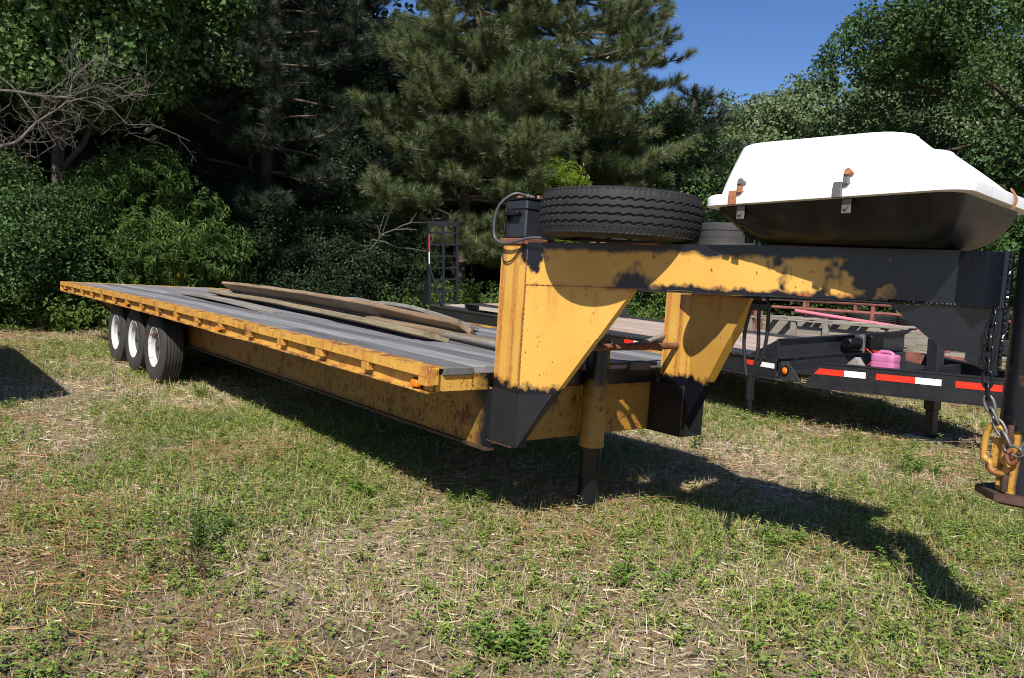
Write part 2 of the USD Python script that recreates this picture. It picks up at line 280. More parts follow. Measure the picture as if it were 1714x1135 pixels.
def lathe(prof, n=64, axis='z'):
    """Closed loop profile (r, h) turned about an axis through the origin."""
    pr = np.array(prof, float); a = np.arange(n) * 2 * np.pi / n; k = len(pr)
    v = np.stack([pr[None, :, 0] * np.cos(a)[:, None], pr[None, :, 0] * np.sin(a)[:, None], np.broadcast_to(pr[None, :, 1], (n, k))], -1).reshape(-1, 3)
    i, j = np.meshgrid(np.arange(n), np.arange(k), indexing='ij'); i2, j2 = (i + 1) % n, (j + 1) % k
    q = np.stack([i * k + j, i2 * k + j, i2 * k + j2, i * k + j2], -1).reshape(-1, 4)
    m = trimesh.Trimesh(v, np.vstack([q[:, [0, 1, 2]], q[:, [0, 2, 3]]]), process=False)
    if axis == 'y': m.vertices = np.c_[m.vertices[:, 0], -m.vertices[:, 2], m.vertices[:, 1]]
    if m.volume < 0: m.invert()
    return m
def prism(poly, d0, d1, place):
    """Polygon (u, w) extruded from d0 to d1; place(u, d, w) gives points."""
    pg = poly if isinstance(poly, Polygon) else Polygon(poly)
    m = trimesh.creation.extrude_polygon(pg, d1 - d0, engine='earcut'); v = m.vertices
    m.vertices = place(v[:, 0], v[:, 2] + d0, v[:, 1])
    if m.volume < 0: m.invert()
    return m
def mirror(m, far=2.43):
    m = m.copy(); m.vertices = m.vertices * [1, -1, 1] + [0, far, 0]; m.invert(); return m
def dent(m, amp, scale=1.5, axis=2, seed=0, step=0.25):
    m = m.subdivide_to_size(step) if step else m
    m.vertices = m.vertices + (meshkit.fbm(m.vertices * [scale, 0, 0] + [seed, 0.5, 0.5], 3, seed)[:, None] - 0.5) * np.eye(3)[axis] * amp
    return m
def loft(loops, cap0=True, cap1=True):
    n = len(loops[0]); v = np.vstack(loops); k = len(loops)
    i, j = np.meshgrid(np.arange(k - 1), np.arange(n), indexing='ij'); j2 = (j + 1) % n
    q = np.stack([i * n + j, i * n + j2, (i + 1) * n + j2, (i + 1) * n + j], -1).reshape(-1, 4)
    f = [q[:, [0, 1, 2]], q[:, [0, 2, 3]]]
    a = np.arange(n); b = (a + 1) % n
    if cap0: f.append(np.c_[np.full(n, len(v)), b, a]); v = np.vstack([v, loops[0].mean(0)])
    if cap1: f.append(np.c_[np.full(n, len(v)), (k - 1) * n + a, (k - 1) * n + b]); v = np.vstack([v, loops[-1].mean(0)])
    m = trimesh.Trimesh(v, np.vstack(f), process=False)
    if m.volume < 0: m.invert()
    return m
def rrect(x0, x1, y0, y1, r, n=9):
    """Rounded rectangle loop with many points along the sides."""
    pts = []
    for cx, cy, a0 in ((x1 - r, y0 + r, -90), (x1 - r, y1 - r, 0), (x0 + r, y1 - r, 90), (x0 + r, y0 + r, 180)):
        for a in np.radians(np.linspace(a0, a0 + 90, n)): pts.append((cx + r * math.cos(a), cy + r * math.sin(a)))
    pts = np.array(pts); out = []
    for i in range(len(pts)):
        a, b = pts[i], pts[(i + 1) % len(pts)]
        k = 14 if (i % n) == n - 1 else 1
        out += [a + (b - a) * t for t in np.linspace(0, 1, k, endpoint=False)]
    return np.array(out)

def ground_z(x, y):
    """Height of the ground, relative to the deck rail."""
    x, y = np.asarray(x, float), np.asarray(y, float); P = np.stack([x, y, np.zeros_like(x)], -1)
    rise = 0.052 * np.logaddexp(0, (y - 3.6) * 1.6) / 1.6
    rise = np.minimum(rise, 1.3)
    d = np.hypot(x - 3.4, y + 2.2)
    return -H - 0.004 + rise + (meshkit.fbm(P * 0.35, 3, 3) - 0.5) * 0.09 * np.clip(d / 12, 0.25, 1) + (meshkit.fbm(P * 2.3, 3, 5) - 0.5) * 0.035
# ------------------------------------------------------------------ the yellow gooseneck trailer
T = thing('gooseneck_trailer', 'long yellow flatbed trailer with plank deck, rust-stained raised neck and three white-wheeled axles', 'trailer', (-4.9, 1.2))
W, S, BACK = 2.43, 0.6096, -9.98
def camber(m):       # the long deck sags a little behind the neck and rises in the middle
    m.vertices[:, 2] += 0.022 * np.sin(np.clip(-m.vertices[:, 0] / 10.0, 0, 1) * np.pi) - 0.004
    return m
for side in (0, 1):
    put = (lambda m: m) if side == 0 else (lambda m: mirror(m, W))
    # edge rail in welded lengths, each a little dented
    ends = [BACK, -7.6, -5.3, -2.6, 0.085]
    for i in range(4):
        x0, x1 = ends[i], ends[i + 1] - 0.004
        m = trimesh.creation.box(bounds=[(x0, 0.0, -0.05), (x1, 0.012, 0.0)])
        m = dent(dent(m, 0.012, 2.2, 1, 3 + i, 0.14), 0.010, 1.7, 2, 8 + i, 0)
        obj('edge_rail', put(camber(m)), M['rail'], T)
        t = dent(trimesh.creation.box(bounds=[(x0, 0.0121, -0.008), (x1, 0.102, 0.0005)]), 0.010, 1.7, 2, 8 + i, 0.12)
        obj('rail_top', put(camber(t)), M['railtop'], T)
    m = dent(trimesh.creation.box(bounds=[(BACK, 0.045, -0.132), (0.06, 0.055, -0.052)]), 0.03, 1.9, 1, 21, 0.2)
    obj('side_channel', put(camber(m)), M['rail'], T)
    m = dent(trimesh.creation.box(bounds=[(BACK, 0.012, -0.140), (0.06, 0.075, -0.1322)]), 0.012, 2.5, 2, 31, 0.2)
    obj('side_lip', put(camber(m)), M['railtop'], T)
    for k in range(17):
        x = -k * S + (0.0 if k < 16 else 0.03); wdt = 0.085
        a = cbox(x, x + wdt, 0.003, 0.011, -0.098, -0.0505, 0.002)
        b = cbox(x, x + 0.008, 0.0112, 0.0445, -0.098, -0.0505, 0.002); c = cbox(x + wdt - 0.008, x + wdt, 0.0112, 0.0445, -0.098, -0.0505, 0.002)
        obj('stake_pocket', put(camber(cat(a, b, c))), M['rail'], T)
    # frame rail: an I-beam, tapering up at the tail
    prof = [(0.083, -0.455), (-7.5, -0.455), (BACK + 0.05, -0.20), (BACK + 0.05, -0.142), (0.083, -0.142)]
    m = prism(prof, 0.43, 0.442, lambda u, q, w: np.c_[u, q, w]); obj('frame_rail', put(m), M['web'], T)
    m = cat(prism([(0.08, -0.470), (-7.5, -0.470), (-7.5, -0.4555), (0.08, -0.4555)], 0.405, 0.470, lambda u, q, w: np.c_[u, q, w]),
            prism([(-7.502, -0.470), (BACK + 0.05, -0.214), (BACK + 0.05, -0.2005), (-7.502, -0.4555)], 0.405, 0.470, lambda u, q, w: np.c_[u, q, w]))
    obj('rail_flange', put(m), M['darkrust'], T)
    # riser post, gusset and neck beam; the two neck beams run together at the coupler
    A, tv, nv = np.array([0.30, 0.43]), np.array([0.9431, 0.3326]), np.array([0.3326, -0.9431])
    putn = put if side == 0 else (lambda m: mirror(m, 2.30))
    def nb(s, q, z): return np.c_[A[0] + s * tv[0] - q * nv[0], A[1] + s * tv[1] - q * nv[1], z]
    dz = 0.0 if side == 0 else -0.004
    m = prism([(0.085, 0.43), (0.30, 0.43), (0.30 + 0.012, 0.50), (0.085, 0.50)], -0.41, 0.655, lambda u, d_, w: np.c_[u, w, d_])
    obj('riser', putn(m), M['riser'], T)
    m = prism([(0.004, 0.4515), (0.60, 0.4672), (-0.0, -0.409), (0.004, -0.409)], 0.002, 0.06, nb)
    obj('gusset', putn(m), M['gusset'], T)
    m = prism([(0.0, 0.452 + dz), (0.60, 0.468 + dz), (1.26, 0.482 + dz), (2.10, 0.487 + dz), (2.10, 0.699 + dz), (1.1, 0.690 + dz), (0.0, 0.668 + dz)], 0.0, 0.15 if side == 0 else 0.146, nb)
    obj('neck_beam', putn(m), M['neck'], T)
    m = prism([(0.62, 0.457 + dz), (1.26, 0.472 + dz), (1.72, 0.475 + dz), (1.72, 0.4812 + dz), (1.26, 0.4808 + dz), (0.62, 0.466 + dz)], -0.014, 0.165, nb)
    obj('beam_flange', putn(m), M['blackplate'], T)
    # weld bead down the corner between post and gusset
    zz = np.linspace(-0.1, 0.66, 90); bead = [(0.299 + 0.002 * math.sin(i * 1.9), 0.4285, z) for i, z in enumerate(zz)]
    obj('weld_bead', putn(tube(bead, 0.0028 + 0.0010 * np.sin(np.arange(90) * 2.3), 6)), M['rustpipe'], T)
    seam = [(*(A + s_ * tv + 0.0012 * nv), 0.4515 + 0.0262 * s_ + 0.001 * math.sin(i * 2.3)) for i, s_ in enumerate(np.linspace(0.0, 0.58, 70))]
    obj('weld_bead', putn(tube(seam, 0.0012 + 0.0007 * np.sin(np.arange(70) * 1.7), 6)), M['rustpipe'], T)
    # black foot plates
    if side == 0:
        m = prism([(0.082, -0.405), (0.2985, -0.405), (0.2985, -0.125), (0.082, -0.115)], 0.4265, 0.4295, lambda u, q, w: np.c_[u, q, w])
        m2 = prism([(0.0, -0.405), (0.012, -0.405), (0.206, -0.098), (0.0, -0.125)], -0.0035, 0.0015, nb)
        obj('foot_plate', cat(m, m2), M['black'], T)
        obj('foot_lip', cbox(0.06, 0.27, 0.425, 0.50, -0.418, -0.4105, 0.002), M['darkrust'], T)
    else:
        obj('foot_box', cbox(-0.16, 0.29, 1.795, 2.015, -0.462, -0.135, 0.006), M['black'], T)
        obj('foot_box', cbox(-0.26, -0.17, 1.815, 2.0, -0.462, -0.14, 0.006), M['black'], T)

# deck planks, laid lengthwise, each course in staggered lengths
n_course = 11; pitch = (W - 2 * 0.103) / n_course
for c in range(n_course):
    y0 = 0.103 + c * pitch; cuts = [BACK + 0.02] + sorted(-9.0 + 9.2 * (np.array([0.30, 0.66]) + rng.uniform(-0.12, 0.12, 2))) + [0.06 + rng.uniform(-0.02, 0.035)]
    for i in range(3):
        dzp = rng.uniform(-0.006, 0.003); th = 0.044
        m = cbox(cuts[i] + 0.003, cuts[i + 1] - 0.003, y0 + 0.0045, y0 + pitch - 0.0055, -0.046 + dzp, -0.046 + th + dzp, 0.005)
        m = dent(m, 0.012, 0.9, 2, int(rng.integers(99)), 0.6)
        obj('plank', camber(m), M['deck'][int(rng.choice([0, 0, 1, 2]) if c != 1 else 1) if c != 2 else 2], T)
for k in range(1, 17):
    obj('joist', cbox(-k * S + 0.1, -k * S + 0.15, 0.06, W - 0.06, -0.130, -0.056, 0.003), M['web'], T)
m = trimesh.creation.box(bounds=[(0.050, 0.075, -0.135), (0.062, 0.425, -0.048)]); obj('crossmember', dent(m, 0.006, 3, 2, 4, 0.1), M['cross'], T)
obj('crossmember', cbox(0.050, 0.062, 0.64, 1.79, -0.135, -0.05, 0.003), M['cross'], T)
obj('crossmember', cbox(-0.02, 0.062, 0.64, 1.79, -0.02, -0.006, 0.003), M['cross'], T)
obj('end_plate', cbox(0.0605, 0.0845, 0.0125, 0.075, -0.098, -0.0085, 0.002), M['rail'], T)
obj('crossmember', cbox(BACK - 0.012, BACK - 0.002, 0.0, W, -0.14, -0.002, 0.003), M['rail'], T)
# deep web between the frame rails behind the jack
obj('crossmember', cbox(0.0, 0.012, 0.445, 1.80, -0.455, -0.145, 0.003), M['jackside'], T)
obj('cross_pipe', cyl((0.20, 0.63, 0.100), (0.20, 1.80, 0.113), 0.021, 18), M['rustpipe'], T)
obj('sling_bar', tube(smoothline([(0.16, 0.8, 0.13), (0.17, 1.2, 0.105), (0.15, 1.5, 0.12), (0.09, 1.79, 0.175)]), 0.016, 8), M['pallet'], T)

# marker lamps on the side channel
for k, mm in ((0, 'amber'), (5, 'amber'), (10, 'amber'), (16, 'redlens')):
    x = -k * S - 0.055 + (0 if k < 16 else 0.06)
    lens = trimesh.creation.icosphere(3, 1.0); lens.vertices = np.sign(lens.vertices) * np.abs(lens.vertices) ** 0.5; lens.vertices = lens.vertices * 0.9 * [0.036, 0.026, 0.022] + [x, 0.030, -0.101]
    base = cbox(x - 0.045, x + 0.045, 0.036, 0.044, -0.128, -0.074, 0.003)
    lp = obj('marker_lamp', camber(lens), M[mm], T, smooth=True); obj('lamp_base', camber(base), M['plasticblack'], lp)

# wheels
def tyre_profile(R, r, w):
    h = w / 2
    return [(r, -h * 0.78), (r + 0.02, -h * 0.92), (r + 0.075, -h), (R - 0.055, -h * 0.97), (R - 0.018, -h * 0.86), (R - 0.006, -h * 0.76)] + \
           [(R - (0.009 if abs((u + 0.5) % 1 - 0.5) < 0.13 else 0.0) - 0.006 * (u / 2.6) ** 2, u / 2.6 * h * 0.72) for u in np.linspace(-2.6, 2.6, 42)] + \
           [(R - 0.006, h * 0.76), (R - 0.018, h * 0.86), (R - 0.055, h * 0.97), (r + 0.075, h), (r + 0.02, h * 0.92), (r, h * 0.78)]
def rim_mesh(R, depth):
    """Dished white spoke wheel facing -y; mounting face set back by depth."""
    barrel = lathe([(R, -0.01), (R + 0.012, -0.012), (R + 0.012, 0.0), (R - 0.012, 0.012), (R - 0.02, depth + 0.06), (R - 0.026, depth + 0.06), (R - 0.018, 0.010)], 72)
    disc = Point(0, 0).buffer(R - 0.019, 48)
    for k in range(8):
        a = k * math.pi / 4; hole = Polygon([(0.47 * R, -0.12 * R), (0.86 * R, -0.235 * R), (0.90 * R, 0), (0.86 * R, 0.235 * R), (0.47 * R, 0.12 * R)]).buffer(0.006)
        disc = disc.difference(affinity.rotate(hole, math.degrees(a), origin=(0, 0)))
    disc = disc.difference(Point(0, 0).buffer(0.045, 24))
    plate = trimesh.creation.extrude_polygon(disc, 0.012, engine='earcut')
    rr = np.hypot(plate.vertices[:, 0], plate.vertices[:, 1]); plate.vertices[:, 2] += depth + 0.03 - 0.035 * np.clip(1 - rr / (0.75 * R), 0, 1)
    m = cat(barrel, plate); m.vertices = np.c_[m.vertices[:, 0], m.vertices[:, 2], m.vertices[:, 1]]; m.fix_normals()
    return m
def hub_mesh():
    h = lathe([(0.0, 0.10), (0.052, 0.10), (0.052, -0.02), (0.044, -0.05), (0.0, -0.052)], 28)
    nuts = [cyl((0.070 * math.cos(a), 0.070 * math.sin(a), 0.01), (0.070 * math.cos(a), 0.070 * math.sin(a), -0.012), 0.010, 6) for a in np.arange(8) * math.pi / 4]
    m = cat(h, *nuts); m.vertices = np.c_[m.vertices[:, 0], m.vertices[:, 2], m.vertices[:, 1]]; m.fix_normals(); return m
tyre0 = lathe(tyre_profile(0.392, 0.212, 0.225), 96, 'y')
rim0, hub0 = rim_mesh(0.207, 0.075), hub_mesh()
drum0 = lathe([(0.0, 0.07), (0.17, 0.07), (0.178, 0.062), (0.178, -0.0), (0.165, -0.008), (0.0, -0.008)], 48, 'y')
for side in (0, 1):
    for i in range(3):
        cx, cy, cz = -5.40 - 0.846 * i, 0.235, -0.494
        wp = holder('wheel', T)
        def at(m, dy=0.0):
            m = m.copy(); m.vertices = m.vertices + [cx, cy + dy, cz]; return m if side == 0 else mirror(m, W)
        obj('tyre', at(tyre0), M['roadtyre'], wp, smooth=35); obj('drum', at(drum0, 0.03), M['hub'], wp, smooth=35)
        obj('rim', at(rim0, -0.088), M['rustrim'] if (i == 0) else M['whiterim'], wp, smooth=35)
        obj('hub', at(hub0, -0.02), M['hub'], wp, smooth=35)
for i in range(3):
    x = -5.40 - 0.846 * i; obj('axle', cyl((x, 0.3, -0.494), (x, W - 0.3, -0.494), 0.05, 16), M['black'], T)

# landing jack between the risers
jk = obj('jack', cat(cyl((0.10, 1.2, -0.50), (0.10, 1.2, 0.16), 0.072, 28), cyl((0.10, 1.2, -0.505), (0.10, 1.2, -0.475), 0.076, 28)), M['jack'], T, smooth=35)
obj('jack_bracket', cat(cbox(-0.085, -0.015, 1.13, 1.25, -0.44, 0.0, 0.005), cbox(-0.014, 0.04, 1.15, 1.23, -0.43, -0.02, 0.004)), M['jackside'], T)
obj('jack_leg', cat(cyl((0.10, 1.2, -0.93), (0.10, 1.2, -0.506), 0.062, 26), cyl((0.10, 1.2, -0.93), (0.10, 1.2, -0.88), 0.075, 26)), M['blackplate'], jk, smooth=35)

# coupler at the front end of the neck
CX, CY = 2.375, 1.215
hole = Polygon([(1.925, 0.262), (1.985, 0.250), (1.988, 0.302), (1.925, 0.305)])
plate = Polygon([(1.70, 0.476), (2.12, 0.484), (2.10, 0.225), (2.06, 0.238), (1.90, 0.315)]).difference(hole)
A, tv, nv = np.array([0.30, 0.43]), np.array([0.9431, 0.3326]), np.array([0.3326, -0.9431])
obj('coupler_plate', prism(plate, 0.004, 0.022, lambda s, q, z: np.c_[A[0] + s * tv[0] - q * nv[0], A[1] + s * tv[1] - q * nv[1], z]), M['blackplate'], T)
bead = [(*(A + s * tv + 0.001 * nv), 0.486 + 0.0015 * math.sin(i * 2.1)) for i, s in enumerate(np.linspace(1.70, 2.10, 60))]
obj('weld_bead', tube(bead, 0.0065 + 0.002 * np.sin(np.arange(60) * 2.6), 6), M['blackplate'], T)
bead = [(*(A + 2.103 * tv + (0.004 + 0.002 * math.sin(i * 1.7)) * nv), z) for i, z in enumerate(np.linspace(0.25, 0.70, 70))]
obj('weld_bead', tube(bead, 0.0065 + 0.0016 * np.sin(np.arange(70) * 2.4), 6), M['blackplate'], T)
cp = obj('coupler', cat(cyl((CX, CY, 0.03), (CX, CY, 0.715), 0.094, 36)), M['blackplate'], T, smooth=35)
g = Graph(); p = g.pos(); x, y, z = xyz(g, p)
left = g.step(g.m('add', x, fuzz(g, p, 0.012, 12)), CX + 0.012, CX - 0.004)
c = g.mix(g.step(g.noise(p, 16, 5, 0.6), 0.5, 0.62), YEL2, RUST); c = g.mix(left, BLK, c)
M['innertube'] = g.done('coupler_tube_paint', g('principled_bsdf', base_color=c, roughness=0.45))
obj('inner_tube', cyl((CX, CY, -0.21), (CX, CY, 0.03), 0.084, 36), M['innertube'], cp, smooth=35)
hexa = [(CX + 0.150 * math.cos(a), CY + 0.150 * math.sin(a)) for a in np.arange(6) * math.pi / 3 + 0.25]
obj('base_plate', cat(prism(hexa, -0.236, -0.208, lambda u, d_, w: np.c_[u, w, d_]), prism([(CX + 0.75 * (a - CX), CY + 0.75 * (b - CY)) for a, b in hexa], -0.25, -0.2365, lambda u, d_, w: np.c_[u, w, d_])), M['darkrust'], cp)
# yellow locking lever: a loop of bar with a dark pin through it
th = np.linspace(0, 2 * np.pi, 40, endpoint=False); u, w = np.cos(th), np.sin(th)
lv = np.c_[2.307 + 0.036 * np.sign(u) * np.abs(u) ** 0.7, np.full(40, 1.105), -0.048 + 0.088 * np.sign(w) * np.abs(w) ** 0.75]
lv[:, 0] += np.where(lv[:, 2] < -0.09, 0.018, 0)
lp = obj('locking_lever', tube(lv, 0.0125, 10, True), M['lever'], T, smooth=True)
obj('lever_pin', cat(cyl((2.352, 1.112, -0.20), (2.352, 1.112, 0.05), 0.012, 14), cyl((2.352, 1.112, -0.02), (2.352, 1.112, 0.005), 0.016, 14)), M['darkrust'], lp, smooth=35)
obj('lever_tab', cat(cbox(2.315, 2.345, 1.115, 1.128, -0.09, -0.06, 0.003), cbox(2.318, 2.345, 1.115, 1.128, -0.185, -0.155, 0.003), cbox(2.29, 2.33, 1.118, 1.13, -0.12, -0.005, 0.006)), M['lever'], lp)

# ------------------------------------------------------------------ safety chain
CH = thing('safety_chain', 'steel safety chain hanging down the coupler, its upper links painted black', 'chain', (2.28, 1.09))
path = smoothline([(2.262, 1.085, 0.47), (2.258, 1.08, 0.36), (2.262, 1.085, 0.24), (2.270, 1.09, 0.15), (2.290, 1.095, 0.09), (2.325, 1.095, 0.03), (2.370, 1.09, -0.035), (2.40, 1.085, -0.03), (2.43, 1.085, 0.03)], 30)
seg = np.r_[0, np.cumsum(np.linalg.norm(np.diff(path, axis=0), axis=1))]; L = seg[-1]; pitchc = 0.047
for i in range(int(L / pitchc)):
    s0 = (i + 0.5) * pitchc; pnt = np.array([np.interp(s0, seg, path[:, k]) for k in range(3)]); p2 = np.array([np.interp(s0 + 0.01, seg, path[:, k]) for k in range(3)])
    a = np.linspace(0, 2 * np.pi, 20, endpoint=False); lx = 0.0335 * np.sign(np.cos(a)) * np.abs(np.cos(a)) ** 0.75; ly = 0.0165 * np.sin(a)
    m = tube(np.c_[lx, ly, 0 * a], 0.0058, 7, True); Tm, _ = frame_of(pnt, p2, (0, -1, 0.02) if i % 2 else (0.8, 0.5, 0.02)); m.apply_transform(Tm)
    obj('link', m, M['blackplate'] if i < 7 else M['steel'], CH, smooth=True, **({'label': 'black painted link'} if i < 7 else {}))
obj('hook', tube(smoothline([(2.375, 1.075, -0.03), (2.36, 1.07, -0.055), (2.375, 1.07, -0.085), (2.395, 1.07, -0.07)]), 0.008, 8), M['rustpipe'], CH, smooth=True)

# ------------------------------------------------------------------ spare tyre on the near neck beam
def tread_tyre(R, r, w, n=288):
    """Tyre lying flat (axis z) with zigzag grooves and shoulder sipes cut into the tread."""
    h = w / 2; prof = [(r, -h * 0.8), (r + 0.025, -h * 0.95), (r + 0.07, -h), (R - 0.07, -h * 0.985), (R - 0.03, -h * 0.93), (R - 0.013, -h * 0.85)]
    zs = np.linspace(-0.80, 0.80, 60); prof += [(R - 0.012 * (abs(u) / 0.8) ** 2.5, u * h) for u in zs]
    prof += [(R - 0.013, h * 0.85), (R - 0.03, h * 0.93), (R - 0.07, h * 0.985), (r + 0.07, h), (r + 0.025, h * 0.95), (r, h * 0.8)]
    m = lathe(prof, n); v = m.vertices.reshape(n, len(prof), 3).copy(); ang = np.arange(n) * 2 * np.pi / n
    for j in range(6, 66):
        u = zs[j - 6]; cut = np.zeros(n)
        for gc, amp in ((-0.45, 0.045), (-0.15, 0.03), (0.15, 0.03), (0.45, 0.045)):
            ph = (ang * 48 / (2 * np.pi)) % 1; zig = amp * (np.where(ph < 0.62, ph / 0.62, (1 - ph) / 0.38) * 2 - 1)
            cut = np.maximum(cut, np.clip((0.042 - np.abs(u - gc - zig)) / 0.014, 0, 1))
        if abs(u) > 0.62: cut = np.maximum(cut, 0.5 * (((ang * 96 / (2 * np.pi)) % 1) < 0.16))
        k = 1 - 0.009 * cut / R
        v[:, j, 0] *= k; v[:, j, 1] *= k
    m.vertices = v.reshape(-1, 3); return m
SP = thing('spare_tyre', 'worn black spare tyre lying flat on the yellow neck beam beside the battery box', 'tyre', (0.741, 0.665))
def sp(m): m = m.copy(); m.vertices = m.vertices + [0.722, 0.648, 0.687 + 0.118]; return m
obj('tyre', sp(tread_tyre(0.392, 0.21, 0.232)), M['tyre'], SP, smooth=28)
rim_up = rim0.copy(); rim_up.vertices = np.c_[rim_up.vertices[:, 0], rim_up.vertices[:, 2], -rim_up.vertices[:, 1] + 0.09]; rim_up.fix_normals()
obj('rim', sp(rim_up), M['whiterim'], SP, smooth=35)
obj('clamp_bar', cbox(0.5, 0.98, 0.62, 0.70, 0.673, 0.686, 0.004), M['rustpipe'], T)

RB = thing('rubber_ring', 'squat ribbed grey rubber ring with flared foot behind the spare tyre', 'rubber ring', (0.72, 1.52))
pr = [(0.205, 0.0), (0.207, 0.008), (0.19, 0.014), (0.178, 0.020), (0.168, 0.028), (0.162, 0.031), (0.158, 0.046), (0.153, 0.060), (0.153, 0.078), (0.150, 0.080), (0.150, 0.092), (0.151, 0.096), (0.150, 0.124), (0.1455, 0.126), (0.1455, 0.130), (0.149, 0.132), (0.147, 0.166), (0.141, 0.172), (0.10, 0.172), (0.10, 0.0)]
m = lathe(pr, 64); m.vertices = m.vertices + [0.72, 1.52, 0.682]; obj('ring', m, M['greyrubber'], RB, smooth=30)

# ------------------------------------------------------------------ battery box and its cables
BB = thing('battery_box', 'black plastic battery box with side handle on top of the rusty neck post', 'battery box', (0.17, 0.55))
obj('case', cat(cbox(0.088, 0.255, 0.442, 0.66, 0.690, 0.875, 0.008), cbox(0.082, 0.262, 0.436, 0.668, 0.836, 0.888, 0.008)), M['batteryplastic'], BB)
obj('lid', cbox(0.078, 0.266, 0.432, 0.672, 0.8885, 0.900, 0.006), M['plasticblack'], BB)
obj('handle', cat(cbox(0.105, 0.222, 0.405, 0.4415, 0.806, 0.826, 0.006), cbox(0.108, 0.126, 0.412, 0.4415, 0.78, 0.806, 0.004)), M['plasticblack'], BB)
obj('terminal', cat(cbox(0.17, 0.215, 0.50, 0.53, 0.9, 0.918, 0.004), cyl((0.155, 0.53, 0.9), (0.155, 0.53, 0.93), 0.011, 12)), M['steel'], BB)
obj('terminal', cat(cbox(0.13, 0.155, 0.47, 0.50, 0.9, 0.914, 0.004), cyl((0.205, 0.56, 0.9), (0.205, 0.56, 0.922), 0.010, 12)), M['rustylatch'], BB)
obj('tray', cat(cbox(0.07, 0.30, 0.42, 0.70, 0.6565, 0.688, 0.004)), M['rustpipe'], T)
LC = thing('battery_cable', 'thick grey cable looping from the battery box top down past its tray', 'cable', (0.1, 0.42))
obj('cable', tube(smoothline([(0.165, 0.53, 0.915), (0.13, 0.46, 0.925), (0.075, 0.41, 0.87), (0.045, 0.40, 0.79), (0.05, 0.40, 0.70), (0.10, 0.40, 0.665), (0.18, 0.395, 0.66), (0.26, 0.395, 0.672), (0.36, 0.40, 0.688), (0.45, 0.43, 0.686)]), 0.0075, 10), M['greycable'], LC, smooth=True)
LD = thing('thin_wire', 'thin black wire drooping in a loop across the rusty neck post', 'wire', (0.1, 0.42))
obj('wire', tube(smoothline([(0.105, 0.428, 0.86), (0.103, 0.425, 0.75), (0.100, 0.423, 0.66), (0.105, 0.422, 0.585), (0.135, 0.421, 0.562), (0.185, 0.421, 0.572), (0.24, 0.421, 0.62), (0.272, 0.421, 0.665), (0.30, 0.425, 0.70)]), 0.0038, 8), M['cable'], LD, smooth=True)

HC = thing('trailer_plug_cable', 'black trailer wiring cable hanging in loops under the neck with plug at its end', 'cable', (1.15, 0.85))
for pts in ([(1.10, .90, .47), (1.07, .90, .40), (1.05, .90, .28), (1.065, .90, .16), (1.085, .90, .08)],
            [(1.115, .90, .47), (1.115, .905, .36), (1.125, .905, .22), (1.105, .905, .09)],
            [(1.15, .90, .475), (1.165, .90, .40), (1.165, .90, .25), (1.135, .90, .14), (1.10, .90, .085)],
            [(1.09, .895, .44), (1.12, .89, .445), (1.155, .895, .44)]):
    obj('cable', tube(smoothline([(x + 0.22, y + 0.06, z) for x, y, z in pts]), 0.0085, 8), M['cable'], HC, smooth=True)
obj('wrap', cat(cbox(1.30, 1.385, 0.935, 0.99, 0.405, 0.445, 0.01)), M['cable'], HC)
obj('plug', cat(cyl((1.320, .96, .10), (1.325, .96, -.01), 0.020, 16), cyl((1.325, .96, -.01), (1.332, .96, -.055), 0.015, 16, 0.010)), M['plasticblack'], HC, smooth=35)

# ------------------------------------------------------------------ roof cargo box standing on the neck
BX = thing('cargo_box', 'white-lidded car roof cargo box with black tray and rusty latches standing on the neck', 'cargo box', (1.75, 1.1))
ya = math.radians(4.75); e1, e2 = np.array([math.cos(ya), math.sin(ya)]), np.array([-math.sin(ya), math.cos(ya)])
BO = np.array([1.245, 0.62]); BLn, BWd, ZR, TILT = 1.02, 0.84, 0.866, 0.0386
def bx(loop, z, tilt=1.0): z = z + TILT * loop[:, 0] * tilt; return np.c_[BO[0] + loop[:, 0] * e1[0] + loop[:, 1] * e2[0], BO[1] + loop[:, 0] * e1[1] + loop[:, 1] * e2[1], np.broadcast_to(z, len(loop))]
loops = []
for o, z in ((-0.004, -0.026), (0.016, -0.024), (0.018, 0.012), (0.010, 0.022), (-0.010, 0.024)): loops.append(bx(rrect(-o, BLn + o, -o, BWd + o, 0.09), ZR + z))
HH = 0.240
def lid_loop(k, extra=0.0):
    il = 0.026 + 0.022 * k ** 1.5 + extra; ir = 0.030 + 0.24 * k ** 1.15 + extra * 1.4; isd = 0.026 + 0.105 * k ** 1.15 + extra
    lp = rrect(il, BLn - ir, isd, BWd - isd, 0.08 + 0.03 * k)
    t = (lp[:, 1] - BWd / 2) / (BWd / 2)
    front = np.clip((lp[:, 0] - (BLn - ir - 0.03)) / 0.03, 0, 1)
    dip = np.clip(1 - (np.abs(t) / 0.46) ** 4, 0, 1) * front * (0.055 * math.sin(min(1, k * 1.1) * math.pi * 0.62))
    lp[:, 0] -= dip
    z = 0.024 + HH * k - 0.012 * (lp[:, 0] < 0.25) * 0 + 0.0 * t
    return lp, z
for k in np.linspace(0.0, 0.90, 13):
    lp, z = lid_loop(k); 
    if 0.01 < k < 0.14: lp = lp
    loops.append(bx(lp, ZR + z, 1 - k))
for a in np.linspace(0.15, 1.0, 7):
    lp, z = lid_loop(0.90, 0.055 * (1 - math.cos(a * math.pi / 2))); loops.append(bx(lp, ZR + 0.024 + HH * (0.90 + 0.10 * math.sin(a * math.pi / 2)), 0.1))
for sh in (0.3, 0.65):
    last = loops[-1] if sh == 0.3 else base_loop
    if sh == 0.3: base_loop = loops[-1].copy()
    c0 = base_loop.mean(0); q = base_loop + (c0 - base_loop) * sh; q[:, 2] += 0.010 * sh; loops.append(q)
lid = loft(loops)
